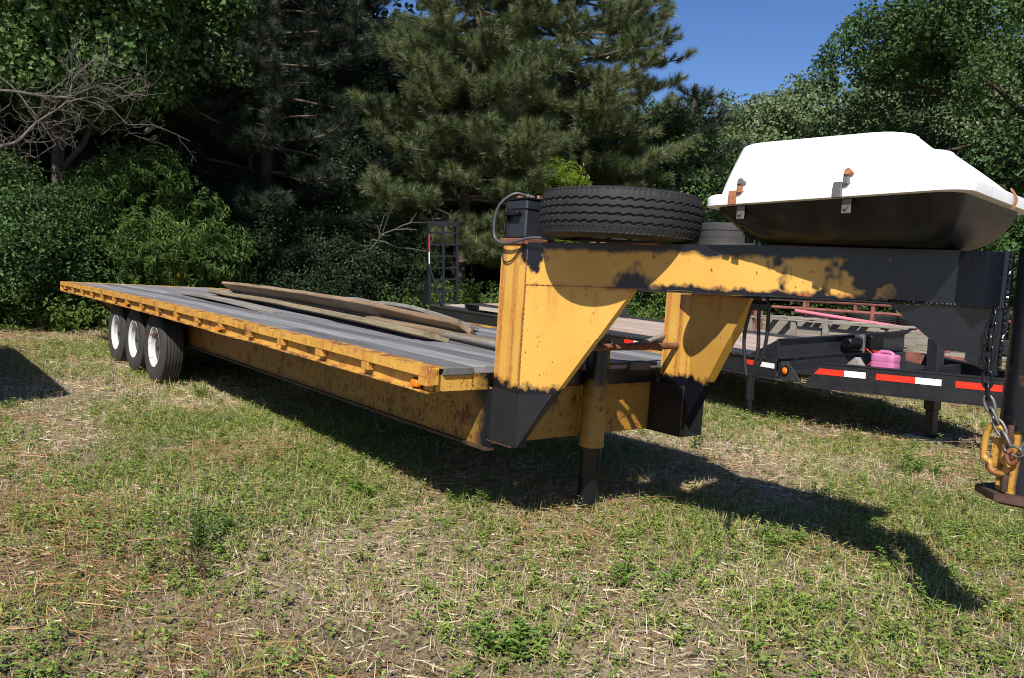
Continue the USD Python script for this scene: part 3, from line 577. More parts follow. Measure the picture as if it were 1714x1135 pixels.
obj('lid', lid, M['lid'], BX, smooth=48)
loops = []
for f in np.linspace(0, 1, 10):
    il, ir, isd = 0.02 + 0.11 * f ** 1.3 + 0.02 * f ** 6, 0.02 + 0.09 * f ** 1.5 + 0.05 * f ** 6, 0.02 + 0.10 * f ** 1.3 + 0.05 * f ** 8
    lp = rrect(il, BLn - ir, isd, BWd - isd, 0.09 + 0.02 * f)
    near = (lp[:, 1] < BWd * 0.3); rib = np.clip(np.cos((lp[:, 0] - 0.09) / 0.19 * 2 * np.pi) * 2.5, -1, 1)
    lp[:, 1] += near * rib * 0.018 * math.sin(f * math.pi) + (lp[:, 1] > BWd * 0.7) * -rib * 0.010 * math.sin(f * math.pi)
    loops.append(bx(lp, ZR - 0.0265 - (ZR - 0.0265 - 0.703) * f, 1 - f))
obj('tray', loft(loops), M['plasticblack'], BX, smooth=40)
for s, rusty in ((0.155, True), (0.60, False)):
    def lb(m):
        m = m.copy(); v = m.vertices; m.vertices = np.c_[BO[0] + v[:, 0] * e1[0] + v[:, 1] * e2[0], BO[1] + v[:, 0] * e1[1] + v[:, 1] * e2[1], v[:, 2] + ZR + TILT * v[:, 0]]; return m
    lt = obj('latch', lb(cat(cbox(s - 0.024, s + 0.010, -0.034, -0.020, -0.030, 0.030, 0.003), cbox(s + 0.0105, s + 0.032, -0.032, -0.010, 0.018, 0.062, 0.004))), M['rustylatch'] if rusty else M['steel'], BX)
    obj('latch_bolt', lb(cyl((s + 0.028, -0.035, 0.066), (s + 0.028, -0.005, 0.058), 0.013, 14)), M['steel'] if rusty else M['rustylatch'], lt, smooth=35)
    obj('catch', lb(cat(cbox(s - 0.002, s + 0.034, 0.008, 0.013, -0.085, -0.030, 0.002), cyl((s + 0.016, 0.0, -0.062), (s + 0.016, 0.04, -0.062), 0.008, 10))), M['steel'], lt)
    obj('mount_knob', lb(cat(cyl((s - 0.02, 0.16, -0.172), (s - 0.02, 0.16, -0.135), 0.018, 14), cbox(s - 0.05, s + 0.01, 0.152, 0.168, -0.136, -0.130, 0.002))), M['plasticblack'], BX)
obj('wire_clip', lb(tube(smoothline([(BLn + 0.02, 0.50, -0.04), (BLn + 0.028, 0.50, 0.0), (BLn + 0.01, 0.50, 0.035), (BLn + 0.01, 0.52, 0.035), (BLn + 0.028, 0.52, 0.0), (BLn + 0.02, 0.52, -0.04)], 6), 0.003, 6)), M['rustylatch'], BX)

# ------------------------------------------------------------------ loose boards lying on the deck
def board(name, label, a, b, w, th, roll, mat, ragged=0.0, seed=1, bow=0.02):
    a, b = np.array(a, float), np.array(b, float); t = thing(name, label, 'board', tuple(((a + b) / 2)[:2]), 'loose boards on the trailer deck')
    Tm, L = frame_of(a, b); m = cbox(0, L, -w / 2, w / 2, -th / 2, th / 2, 0.006).subdivide_to_size(0.12)
    v = m.vertices; u = v[:, 0] / L
    v[:, 2] += bow * np.sin(u * np.pi) + (meshkit.fbm(np.c_[v[:, 0] * 1.3, v[:, 1] * 3, np.full(len(v), seed)], 3, seed) - 0.5) * 0.014
    v[:, 1] += (meshkit.fbm(np.c_[v[:, 0] * 0.8, np.full(len(v), seed * 1.7), np.zeros(len(v))], 3, seed + 4) - 0.5) * 0.05
    if ragged: v[:, 0] -= (u > 0.97) * ragged * (0.2 + meshkit.fbm(np.c_[v[:, 1] * 25, v[:, 2] * 9, np.full(len(v), 2.2)], 2, seed))
    c, s = math.cos(roll), math.sin(roll); y, z = v[:, 1].copy(), v[:, 2].copy(); v[:, 1], v[:, 2] = c * y - s * z, s * y + c * z
    m.vertices = v; m.apply_transform(Tm); obj('plank', m, mat, t); return t
Lm = M['lumber']
board('loose_board', 'longest brown loose board, tilted on top of the pile with a broken front end', (-8.3, 1.90, 0.085), (-1.15, 1.27, 0.065), 0.21, 0.045, -0.62, Lm[0], 0.30, 3, 0.05)
board('loose_board', 'olive grey board nearest the white scuffed deck strip, second longest of the pile', (-6.85, 1.24, 0.050), (-1.08, 0.86, 0.035), 0.19, 0.045, -0.26, Lm[1], 0.10, 5)
board('loose_board', 'short weathered board farthest back, closest to the near deck edge', (-6.7, 0.84, 0.030), (-3.55, 0.68, 0.022), 0.17, 0.04, -0.08, Lm[2], 0.05, 7)
board('loose_board', 'dark board at the front of the pile under the broken end', (-3.0, 1.42, 0.025), (-0.55, 1.07, 0.020), 0.20, 0.05, 0.0, Lm[0], 0.05, 9, 0.0)
board('loose_board', 'grey bowed board rising behind the pile, left one of two', (-5.7, 2.20, 0.03), (-2.5, 1.62, 0.04), 0.18, 0.04, -0.3, Lm[2], 0.05, 11, 0.09)
board('loose_board', 'grey bowed board rising behind the pile, right one of two', (-5.1, 2.32, 0.03), (-1.9, 1.72, 0.05), 0.18, 0.04, -0.25, Lm[2], 0.05, 13, 0.08)
board('loose_board', 'brown board lying flat beneath the longest tilted board', (-7.6, 1.98, 0.022), (-1.7, 1.50, 0.022), 0.22, 0.04, 0.0, Lm[0], 0.05, 15, 0.0)
st = thing('wooden_stake', 'round pale stake end poking out under the front of the board pile', 'stake', (-0.9, 0.98), kind=None)
obj('stake', cyl((-1.3, 1.06, 0.035), (-0.52, 0.95, 0.035), 0.026, 14), Lm[2], st, smooth=35)
# ------------------------------------------------------------------ black equipment trailer parked behind, tilted a little with the ground
bu = np.array([0.983, -0.182, 0.0]); bu /= np.linalg.norm(bu)
bv = np.array([0.182, 0.983, 0.068]); bv -= bu * (bv @ bu); bv /= np.linalg.norm(bv); bw = np.cross(bu, bv); BO3 = np.array([-0.97, 4.80, -0.15])
def bt(m):
    m = m.copy(); v = m.vertices; m.vertices = BO3 + v[:, :1] * bu + v[:, 1:2] * bv + v[:, 2:3] * bw; return m
BT = thing('equipment_trailer', 'long black equipment trailer with pale plank deck, red and white tape and upright loading ramps', 'trailer', (-5.0, 6.3))
def bobj(name, m, mat, parent=None, **k): return obj(name, bt(m), mat, parent or BT, **k)
RL, BW = 9.0, 1.95
nb_ = 9
for c in range(nb_):
    y0 = 0.26 + c * (BW - 0.52) / nb_; w_ = (BW - 0.52) / nb_
    for i, (xa, xb) in enumerate(((-RL, -4.6 + rng.uniform(-.5, .5)), (0, -0.02))):
        if i == 1: xa = xprev
        xprev = xb
        bobj('plank', cbox(xa + 0.003, xb - 0.003, y0 + 0.003, y0 + w_ - 0.003, -0.045 + rng.uniform(-.003, .002), -0.001 + rng.uniform(-.004, .001), 0.004), M['bdeck'][int(rng.integers(2))])
for y0, y1 in ((0.0, 0.255), (BW - 0.255, BW)):
    bobj('edge_strip', cbox(-RL, 0.0, y0 + 0.012, y1, -0.03, 0.004, 0.003), M['tread'])
for y0, y1 in ((-0.004, 0.010), (BW - 0.010, BW + 0.004)):
    bobj('side_channel', cat(cbox(-RL, 0.0, y0, y1, -0.20, 0.002, 0.002), cbox(-RL, 0.0, min(y0, y1 - 0.06), max(y1, y0 + 0.06), -0.208, -0.2005, 0.002)), M['blacktrailer'])
wav = np.arange(-RL, -0.1, 0.025); bobj('rope_rail', tube(np.c_[wav, np.full(len(wav), -0.022), -0.018 + 0.016 * np.abs(np.sin(wav * 2 * np.pi / 0.22))], 0.006, 5), M['tread'])
# tape along the side and the tongue
for k in range(6):
    x = -0.42 - k * 1.05
    bobj('tape_strip', cbox(x, x + 0.20, -0.0062, -0.0045, -0.105, -0.055, 0.0005), M['redtape'], label='red reflective tape'); bobj('tape_strip', cbox(x + 0.2005, x + 0.40, -0.0062, -0.0045, -0.105, -0.055, 0.0005), M['whitetape'], label='white reflective tape')
an = math.radians(23.1); tu, tn = np.array([math.cos(an), math.sin(an)]), np.array([math.sin(an), -math.cos(an)])
def tg(s, q, z, o=(0.0, 0.0)): return np.c_[o[0] + s * tu[0] + q * tn[0], o[1] + s * tu[1] + q * tn[1], z + 0 * s]
prf = [(0.28, -0.245), (2.44, -0.245), (2.44, -0.012), (0.42, -0.012)]
for sgn in (0, 1):
    m = prism(prf, -0.01, 0.0, lambda s, q, z: tg(s, q, z)); lip = cat(prism([(0.42, -0.0118), (2.44, -0.0118), (2.44, -0.004), (0.42, -0.004)], -0.07, 0.006, lambda s, q, z: tg(s, q, z)), prism([(0.27, -0.254), (2.44, -0.254), (2.44, -0.2452), (0.27, -0.2452)], -0.07, 0.006, lambda s, q, z: tg(s, q, z)))
    m = cat(m, lip)
    if sgn: m.vertices = m.vertices * [1, -1, 1] + [0, BW, 0]; m.invert()
    bobj('tongue_rail', m, M['blacktrailer'])
for s0, s1, mm in ((0.37, 0.65, 'redtape'), (0.6505, 0.84, 'whitetape'), (0.93, 1.26, 'redtape'), (1.2605, 1.47, 'whitetape'), (1.58, 1.93, 'redtape')):
    m = prism([(s0, -0.115), (s1, -0.115), (s1, -0.058), (s0 + (0.05 if s0 < 0.4 else 0), -0.058)], 0.001, 0.0025, lambda s, q, z: tg(s, q, z)); bobj('tape_strip', m, M[mm], label=('red' if 'red' in mm else 'white') + ' reflective tape on the tongue')
bobj('tongue_floor', prism([(0.02, 0.02), (1.55, 0.70), (1.55, BW - 0.70), (0.02, BW - 0.02)], -0.135, -0.125, lambda u, d_, w: np.c_[u, w, d_]), M['blacktrailer'])
bobj('front_crossmember', cbox(0.002, 0.05, 0.02, BW - 0.02, -0.20, -0.03, 0.004), M['blacktrailer'])
bobj('corner_gusset', prism([(0.051, -0.20), (0.30, -0.20), (0.12, -0.02), (0.051, -0.02)], 0.02, 0.035, lambda u, q, w: np.c_[u, q, w]), M['tread'])
ml = trimesh.creation.icosphere(2, 1.0); ml.vertices = ml.vertices * [0.036, 0.02, 0.036] + [0.10, 0.014, -0.11]
lp = bobj('marker_lamp', ml, M['amber'], smooth=True); bobj('lamp_ring', cyl((0.10, 0.022, -0.11), (0.10, 0.008, -0.11), 0.047, 24), M['plasticblack'], lp)
bobj('bulkhead', cat(cbox(-0.006, 0.008, 0.0, BW, 0.004, 0.20, 0.003), cbox(-0.006, 0.06, 0.0, BW, 0.2005, 0.208, 0.002), cbox(0.0085, 0.06, 0.0, BW, 0.002, 0.012, 0.002)), M['blacktrailer'])
for y in (0.01, BW - 0.022): bobj('bulkhead_gusset', prism([(-0.36, 0.006), (-0.008, 0.006), (-0.008, 0.185)], y, y + 0.012, lambda u, q, w: np.c_[u, q, w]), M['blacktrailer'])
pk = bobj('hydraulic_pump', cat(lathe([(0.0, -0.10), (0.052, -0.10), (0.062, -0.09), (0.066, -0.02), (0.066, 0.08), (0.0, 0.08)], 28).apply_transform(np.array([[1, 0, 0, 0.10], [0, 0, 1, 0.98], [0, -1, 0, 0.12], [0, 0, 0, 1]]))), M['plasticblack'], smooth=35)
bobj('pump_tank', cbox(0.03, 0.19, 1.16, 1.36, 0.045, 0.205, 0.012), M['plasticblack'], pk); bobj('pump_valve', cat(cbox(0.05, 0.16, 1.07, 1.11, 0.03, 0.20, 0.006), cyl((0.10, 1.06, 0.19), (0.10, 1.15, 0.19), 0.022, 12), cyl((0.15, 1.09, 0.02), (0.15, 1.09, 0.1), 0.015, 10)), M['steel'], pk)
for k, cc in enumerate(('redlens', 'cable', 'redlens')):
    bobj('hose', tube(smoothline([(0.14, 1.15 + 0.03 * k, 0.05), (0.24 + 0.02 * k, 1.14 + 0.05 * k, -0.02), (0.20, 1.12 + 0.04 * k, -0.11)]), 0.009, 7), M[cc], pk, smooth=True)
# tongue jack
jx, jy = 1.02, BW / 2
j2 = bobj('jack', cbox(jx - 0.055, jx + 0.055, jy - 0.055, jy + 0.055, -0.42, 0.26, 0.006), M['blacktrailer']); bobj('jack_leg', cat(cbox(jx - 0.042, jx + 0.042, jy - 0.042, jy + 0.042, -0.66, -0.4205, 0.005), cbox(jx - 0.09, jx + 0.09, jy - 0.09, jy + 0.09, -0.675, -0.6605, 0.004)), M['black'], j2)
bobj('tongue_crossmember', cbox(jx - 0.12, jx - 0.06, 0.47, BW - 0.47, -0.20, -0.03, 0.004), M['blacktrailer'])
# fenders and wheels
for y0 in (-0.02, BW - 0.27):
    bobj('fender', cat(cbox(-7.3, -5.1, y0, y0 + 0.29, 0.12, 0.128, 0.002), cbox(-7.3, -7.29, y0, y0 + 0.29, 0.006, 0.1195, 0.002), cbox(-5.11, -5.1, y0, y0 + 0.29, 0.006, 0.1195, 0.002)), M['tread'])
btyre = lathe(tyre_profile(0.36, 0.20, 0.21), 48, 'y'); brim = rim_mesh(0.197, 0.06)
for y0 in (0.13, BW - 0.13):
    for x in (-6.75, -5.7):
        wp = holder('wheel', BT)
        def wat(m): m = m.copy(); m.vertices = m.vertices + [x, y0, -0.345]; return m
        bobj('tyre', wat(btyre), M['tyre'], wp, smooth=35); bobj('rim', wat(brim), M['whiterim'], wp, smooth=35)
# upright ladder ramps at the tail
for b0 in (0.0,):
    rp = holder('loading_ramp', BT); xr = -RL - 0.03; hR = 1.66
    def rbar(y0, y1, z0, z1, t=0.05): return cbox(xr - t, xr, b0 + y0, b0 + y1, z0, z1, 0.004)
    for y0 in (0.0, 0.605): bobj('side_rail', cbox(xr - 0.11, xr, b0 + y0, b0 + y0 + 0.05, 0.0, hR, 0.004), M['black'], rp)
    bobj('centre_rail', rbar(0.30, 0.35, 0.0, hR - 0.1, 0.045), M['black'], rp); bobj('head_bar', rbar(0.051, 0.604, hR - 0.10, hR, 0.08), M['black'], rp)
    for k in range(7): bobj('rung', cbox(xr - 0.06, xr - 0.012, b0 + 0.051, b0 + 0.604, 0.02 + k * 0.232, 0.055 + k * 0.232, 0.003), M['black'], rp)
    bobj('base_plate', prism([(-0.45, 0.0), (-0.115, 0.0), (-0.115, 0.62), (-0.18, 0.5)], b0 + 0.012, b0 + 0.03, lambda u, q, w: np.c_[xr + u, q, w]), M['black'], rp)
    bobj('brace', bar((xr + 0.03, b0 - 0.012, 0.80), (xr + 0.60, b0 + 0.02, 0.03), 0.03, 0.045), M['black'], rp)
    if b0 == 0.0:
        bobj('tape_strip', cbox(xr + 0.001, xr + 0.003, b0 + 0.004, b0 + 0.022, 1.05, 1.40, 0.0005), M['redtape'], rp); bobj('tape_strip', cbox(xr + 0.001, xr + 0.003, b0 + 0.004, b0 + 0.022, 0.80, 1.0495, 0.0005), M['whitetape'], rp)

def bpt(a, b, z): return BO3 + a * bu + b * bv + z * bw
def cloc(p): return (float(p[0]), float(p[1]))
# sun-faded can, wedge of wood, foot block
q = bpt(0.62, 0.80, -0.12)
GC = thing('fuel_can', 'sun-faded pink plastic fuel can standing on the black trailer tongue', 'fuel can', cloc(q))
def gl(zs): return [np.c_[q[0] + 0.120 * np.sign(np.cos(t)) * np.abs(np.cos(t)) ** 0.45 * s, q[1] + 0.09 * np.sign(np.sin(t)) * np.abs(np.sin(t)) ** 0.45 * s, np.full(len(t), q[2] + z)] for z, s in zs for t in [np.linspace(0, 2 * np.pi, 40, endpoint=False)]]
body = loft(gl([(0.0, 0.94), (0.015, 1.0), (0.10, 1.0), (0.108, 0.965), (0.118, 0.965), (0.126, 1.0), (0.165, 1.0), (0.182, 0.96), (0.192, 0.86)]))
hd = tube(smoothline([(q[0] - 0.07, q[1], q[2] + 0.185), (q[0] - 0.05, q[1], q[2] + 0.207), (q[0] - 0.02, q[1], q[2] + 0.210), (q[0] + 0.03, q[1], q[2] + 0.210), (q[0] + 0.06, q[1], q[2] + 0.200), (q[0] + 0.075, q[1], q[2] + 0.182)]), 0.018, 10)
b1 = obj('body', body, M['pinkcan'], GC, smooth=40); obj('handle', hd, M['pinkcan'], GC, smooth=True); obj('cap', cyl((q[0] - 0.085, q[1] + 0.02, q[2] + 0.17), (q[0] - 0.10, q[1] + 0.02, q[2] + 0.205), 0.022, 16), M['redlens'], GC, smooth=35)
q = bpt(0.42, 0.62, -0.12); WD = thing('wood_wedge', 'grey wooden wedge lying on the black trailer tongue beside the pump', 'wedge', cloc(q))
obj('wedge', prism([(-0.13, 0.0), (0.12, 0.0), (0.10, 0.05), (0.02, 0.15)], -0.05, 0.05, lambda u, d_, w: np.c_[q[0] + u, q[1] + d_, q[2] + w]), M['concrete'], WD)
q = bpt(jx, jy, -0.675); FB = thing('foot_block', 'concrete block on the grass under the black trailer jack', 'block', cloc(q))
gzb = float(ground_z(q[0], q[1]))
obj('block', cbox(q[0] - 0.20, q[0] + 0.16, q[1] - 0.15, q[1] + 0.15, gzb - 0.03, q[2] - 0.001, 0.025), M['concrete'], FB)

# ------------------------------------------------------------------ old red-railed utility trailer loaded with tyres and a pallet
UT = thing('utility_trailer', 'old utility trailer with rusty red pipe rails behind the black trailer', 'trailer', (-2.3, 8.6))
X0, X1, Y0, Y1, ZF = -4.6, -0.2, 7.55, 9.6, -0.10
for k in range(10): obj('plank', cbox(X0, X1, Y0 + 0.205 * k, Y0 + 0.205 * k + 0.198, ZF - 0.04, ZF, 0.004), M['pallet'], UT)
obj('side_channel', cbox(X0, X1, Y0 - 0.02, Y0 - 0.002, ZF - 0.13, ZF + 0.005, 0.003), M['rustrail'], UT)
obj('side_channel', cbox(X0, X1, Y1 + 0.102, Y1 + 0.12, ZF - 0.13, ZF + 0.005, 0.003), M['rustrail'], UT)
for yy in (8.22, 9.66):
    for zz, rr in ((0.435, 0.022), (0.315, 0.018)): obj('rail', cyl((X0, yy, zz - 0.015), (X1, yy, zz + 0.03), rr, 10), M['rustrail'], UT, smooth=35)
    for xx in (-4.4, -3.55, -2.75, -1.75, -0.75): obj('rail_post', cbox(xx - 0.022, xx + 0.022, yy - 0.02, yy + 0.02, ZF, 0.43, 0.003), M['rustrail'], UT)
obj('draw_bar', cyl((-2.85, 8.16, 0.285), (-0.95, 8.10, 0.155), 0.026, 12), M['pinkbar'], UT, smooth=35)
utyre = lathe(tyre_profile(0.34, 0.20, 0.20), 40, 'y')
for xx in (-2.7, -1.95):
    for yy in (7.62, 9.62):
        m = utyre.copy(); m.vertices = m.vertices + [xx, yy + (0.05 if yy > 9 else 0.06), -0.46]; obj('wheel', m, M['tyre'], UT, smooth=35)
tl = lathe(tyre_profile(0.33, 0.19, 0.20), 48)
names = ['leftmost', 'second', 'third', 'fourth', 'fifth', 'rightmost']
ti = 0
for lay, xs in ((0, (-3.15, -2.45, -1.75, -1.05, -0.5)), (1, (-2.9, -2.2, -1.45, -0.8))):
    for i, xx in enumerate(xs):
        yy = 9.0 + rng.uniform(-0.1, 0.15); zz = ZF + 0.104 + 0.203 * lay
        wt = thing('tyre_casing', f'old black tyre in the {["bottom", "upper"][lay]} row on the red-railed trailer, {names[i]} of its row', 'tyre', (xx, yy), 'old tyres piled on the utility trailer')
        m = tl.copy(); Rx = trimesh.transformations.rotation_matrix(rng.uniform(-0.05, 0.05), [1, 0, 0]); m.apply_transform(Rx); m.vertices = m.vertices + [xx, yy, zz]; obj('tyre', m, M['tyre'], wt, smooth=35)
PL = thing('wooden_pallet', 'weathered wooden pallet with loose slats on the front edge of the red-railed trailer', 'pallet', (-2.2, 7.8))
for xx in (-3.2, -2.52, -2.05, -1.3): obj('post', cbox(xx - 0.035, xx + 0.035, 7.57, 7.64, ZF + 0.001, 0.145, 0.005), M['pallet'], PL)
for (xa, za), (xb, zb) in (((-3.3, 0.155), (-1.0, 0.18)), ((-2.5, 0.05), (-0.9, 0.085)), ((-2.5, -0.02), (-0.9, 0.0))):
    obj('slat', bar((xa, 7.60 if za > 0.1 else 7.66, za), (xb, 7.60 if za > 0.1 else 7.66, zb), 0.08 if za > 0.1 else 0.03, 0.02 if za > 0.1 else 0.075), M['pallet'], PL)
for k in range(9): obj('slat', bar((-3.1 + 0.22 * k, 7.645, 0.18), (-3.0 + 0.22 * k + 0.06 * (k % 3), 8.10, 0.20), 0.10, 0.018, (0.1 * (k % 3 - 1), 0, 1)), M['pallet'], PL)
obj('bearer', cbox(-3.2, -0.9, 8.02, 8.07, ZF + 0.001, 0.16, 0.004), M['pallet'], PL)

# ------------------------------------------------------------------ buildings showing through the trees
def gable(name, label, c, L, Wd, h, hr, yaw, wallm, roofm):
    t = thing(name, label, 'building', c); ca, sa = math.cos(yaw), math.sin(yaw); gz = float(ground_z(*c)) - 0.2
    def pl(u, q, w): return np.c_[c[0] + u * ca - q * sa, c[1] + u * sa + q * ca, gz + w]
    obj('wall', prism([(-Wd / 2, 0), (Wd / 2, 0), (Wd / 2, h), (0, h + hr), (-Wd / 2, h)], -L / 2, L / 2, lambda u, d_, w: pl(d_, u, w)), wallm, t)
    sl = math.hypot(Wd / 2 + 0.4, hr * (Wd / 2 + 0.4) / (Wd / 2)); 
    rp_ = None
    for sgn in (-1, 1):
        e = (sgn * (Wd / 2 + 0.4), h - hr * 0.8 / Wd)
        for k in range(14):
            f0, f1 = k / 14, (k + 1.12) / 14
            a = (e[0] * (1 - f0), e[1] + (h + hr - e[1]) * f0 + 0.05); b = (e[0] * (1 - min(f1, 1)), e[1] + (h + hr - e[1]) * min(f1, 1) + 0.035)
            obj('shingle_course', prism([(a[0], a[1]), (a[0], a[1] + 0.02), (b[0], b[1] + 0.02), (b[0], b[1])], -L / 2 - 0.3, L / 2 + 0.3, lambda u, d_, w: pl(d_, u, w)), roofm, t)
    return t
M['shingle'] = plain('grey_shingles', (0.11, 0.11, 0.125), 0.9, 0, 0.2, 0.4, 7, 0.5, 60); M['siding'] = plain('dark_siding', (0.12, 0.12, 0.14), 0.8, 0, 0.3, 0.2, 5)
M['redwall'] = plain('red_barn_board', (0.30, 0.075, 0.05), 0.85, 0, 0.2, 0.3, 5); M['palewall'] = plain('pale_roof_metal', (0.55, 0.54, 0.54), 0.5, 0, 0.4, 0.2, 3)
gable('house', 'grey shingled house roof showing through the shrubs at the left', (-22.0, 0.6), 7.0, 6.0, 2.6, 2.2, 0.25, M['siding'], M['shingle'])
gable('barn', 'small red shed with pale roof glimpsed behind the pine trunk', (-19.2, 14.9), 5.0, 4.0, 3.0, 1.2, 0.9, M['redwall'], M['palewall'])

# ------------------------------------------------------------------ enclosed trailer parked out to the left; only its shadow reaches the picture
EN = thing('enclosed_trailer', 'plain grey enclosed trailer whose shadow falls on the grass at the left edge', 'trailer', (-6.0, -3.1))
ex0, ex1, ey0, ey1 = -7.5, -3.7, -4.2, -2.15
M['greypanel'] = plain('grey_panel_paint', (0.35, 0.36, 0.37), 0.45, 0, 0.5, 0.1, 3)
obj('body', cbox(ex0, ex1, ey0, ey1, -0.42, 1.02, 0.05), M['greypanel'], EN); obj('roof_vent', cbox(-7.2, -6.75, -3.2, -2.6, 1.0205, 1.20, 0.03), M['plasticblack'], EN)
obj('draw_bar', cat(bar((ex1, -3.9, -0.5), (ex1 + 1.2, -3.27, -0.5), 0.08, 0.12), bar((ex1, -2.65, -0.5), (ex1 + 1.2, -3.27, -0.5), 0.08, 0.12)), M['black'], EN)
obj('frame', cbox(ex0, ex1, ey0 + 0.1, ey1 - 0.1, -0.55, -0.421, 0.005), M['black'], EN)
for yy in (ey0 + 0.05, ey1 - 0.05):
    m = utyre.copy(); m.vertices = m.vertices + [-5.9, yy, -0.545]; obj('wheel', m, M['tyre'], EN, smooth=35)
obj('jack', cbox(ex1 + 1.0, ex1 + 1.08, -3.31, -3.23, -0.92, -0.2, 0.005), M['black'], EN)
for k, yy in enumerate((ey0 + 0.25, ey1 - 0.33)): obj('door_bar', cyl((ex0 - 0.02, yy + 0.3 * (1 - 2 * k), -0.35), (ex0 - 0.02, yy + 0.3 * (1 - 2 * k), 0.95), 0.014, 10), M['steel'], EN)
# ------------------------------------------------------------------ ground
def span(lo, hi, step): return np.concatenate([lo - np.geomspace(0.4, 420, 30)[::-1], np.arange(lo, hi, step), hi + np.geomspace(0.2, 420, 30)])
gx, gy = span(-16, 6, 0.16), span(-5, 16, 0.16)
XX, YY = np.meshgrid(gx, gy, indexing='ij'); V = np.stack([XX, YY, ground_z(XX, YY)], -1).reshape(-1, 3)
i, j = np.meshgrid(np.arange(len(gx) - 1), np.arange(len(gy) - 1), indexing='ij'); n = len(gy)
q = np.stack([i * n + j, (i + 1) * n + j, (i + 1) * n + j + 1, i * n + j + 1], -1).reshape(-1, 4)
g = Graph(); p = g.pos()
a = g.ramp(g.noise(p, 0.9, 5, 0.6), (0.30, (0.20, 0.140, 0.088)), (0.5, (0.34, 0.252, 0.166)), (0.72, (0.42, 0.335, 0.23)))
st1 = g.noise(p, 1.0, 5, 0.7, 1.5, sc=(70, 14, 30)); st2 = g.noise(p, 1.0, 5, 0.7, 1.5, sc=(15, 75, 30))
c = g.mix(g.step(st1, 0.50, 0.68), a, (0.44, 0.365, 0.255)); c = g.mix(g.step(st2, 0.55, 0.7), c, (0.37, 0.295, 0.20))
c = g.mix(g.step(g.noise(p, 30, 4, 0.7), 0.50, 0.36), c, (0.055, 0.040, 0.028))
c = g.mix(g.m('multiply', g.step(g.noise(p, 0.55, 4, off=(5, 3, 0)), 0.50, 0.62), 0.55), c, (0.075, 0.085, 0.030))
b = g('bump', height=g.m('add', g.m('add', st1, st2), g.noise(p, 45, 4)), strength=0.9, distance=0.02)
M['soil'] = g.done('thatch_and_soil', g('principled_bsdf', base_color=c, roughness=0.95, specular_ior_level=0.1, normal=b))
obj('ground', trimesh.Trimesh(V, np.vstack([q[:, [0, 1, 2]], q[:, [0, 2, 3]]]), process=False), M['soil'], smooth=True, kind='structure')

# ------------------------------------------------------------------ scatter
def qmul(a, b):
    w1, x1, y1, z1 = a.T; w2, x2, y2, z2 = b.T
    return np.stack([w1 * w2 - x1 * x2 - y1 * y2 - z1 * z2, w1 * x2 + x1 * w2 + y1 * z2 - z1 * y2, w1 * y2 - x1 * z2 + y1 * w2 + z1 * x2, w1 * z2 + x1 * y2 - y1 * x2 + z1 * w2], 1)
def aim(dirs, spin=None):
    """Quaternions turning +z to dirs, after a spin about +z."""
    d = np.asarray(dirs, float); d = d / np.linalg.norm(d, axis=1, keepdims=True)
    w = 1 + d[:, 2]; qa = np.stack([w, -d[:, 1], d[:, 0], 0 * w], 1); qa[w < 1e-6] = [0, 1, 0, 0]
    qa /= np.linalg.norm(qa, axis=1, keepdims=True)
    s = rng.uniform(0, 2 * np.pi, len(d)) if spin is None else spin
    return qmul(qa, np.stack([np.cos(s / 2), 0 * s, 0 * s, np.sin(s / 2)], 1))
def scatter(name, parent, protos, pos, quat, scale, idx=None, **t):
    path = numbered(parent + '/' + name); pi = UsdGeom.PointInstancer.Define(stage, path); loc = LOC.get(parent, np.zeros(3))
    LOC[path] = np.zeros(3); targets = []
    for k, (pn, mesh, mat) in enumerate(protos):
        m = usdkit.mesh(stage, numbered(path + '/' + pn), mesh, mat); targets.append(m.GetPath())
    pi.CreatePrototypesRel().SetTargets(targets)
    pos = np.asarray(pos, float) + [0, 0, H] - loc; n = len(pos)
    idx = rng.integers(0, len(protos), n) if idx is None else idx
    pi.CreateProtoIndicesAttr(Vt.IntArray.FromNumpy(np.asarray(idx, np.int32)))
    pi.CreatePositionsAttr(Vt.Vec3fArray.FromNumpy(pos.astype(np.float32)))
    pi.CreateOrientationsAttr(Vt.QuathArray([Gf.Quath(float(a), float(b), float(c), float(d)) for a, b, c, d in quat]))
    sc = np.asarray(scale, float); sc = np.repeat(sc[:, None], 3, 1) if sc.ndim == 1 else sc
    pi.CreateScalesAttr(Vt.Vec3fArray.FromNumpy(sc.astype(np.float32)))
    tag(pi.GetPrim(), **t); return path

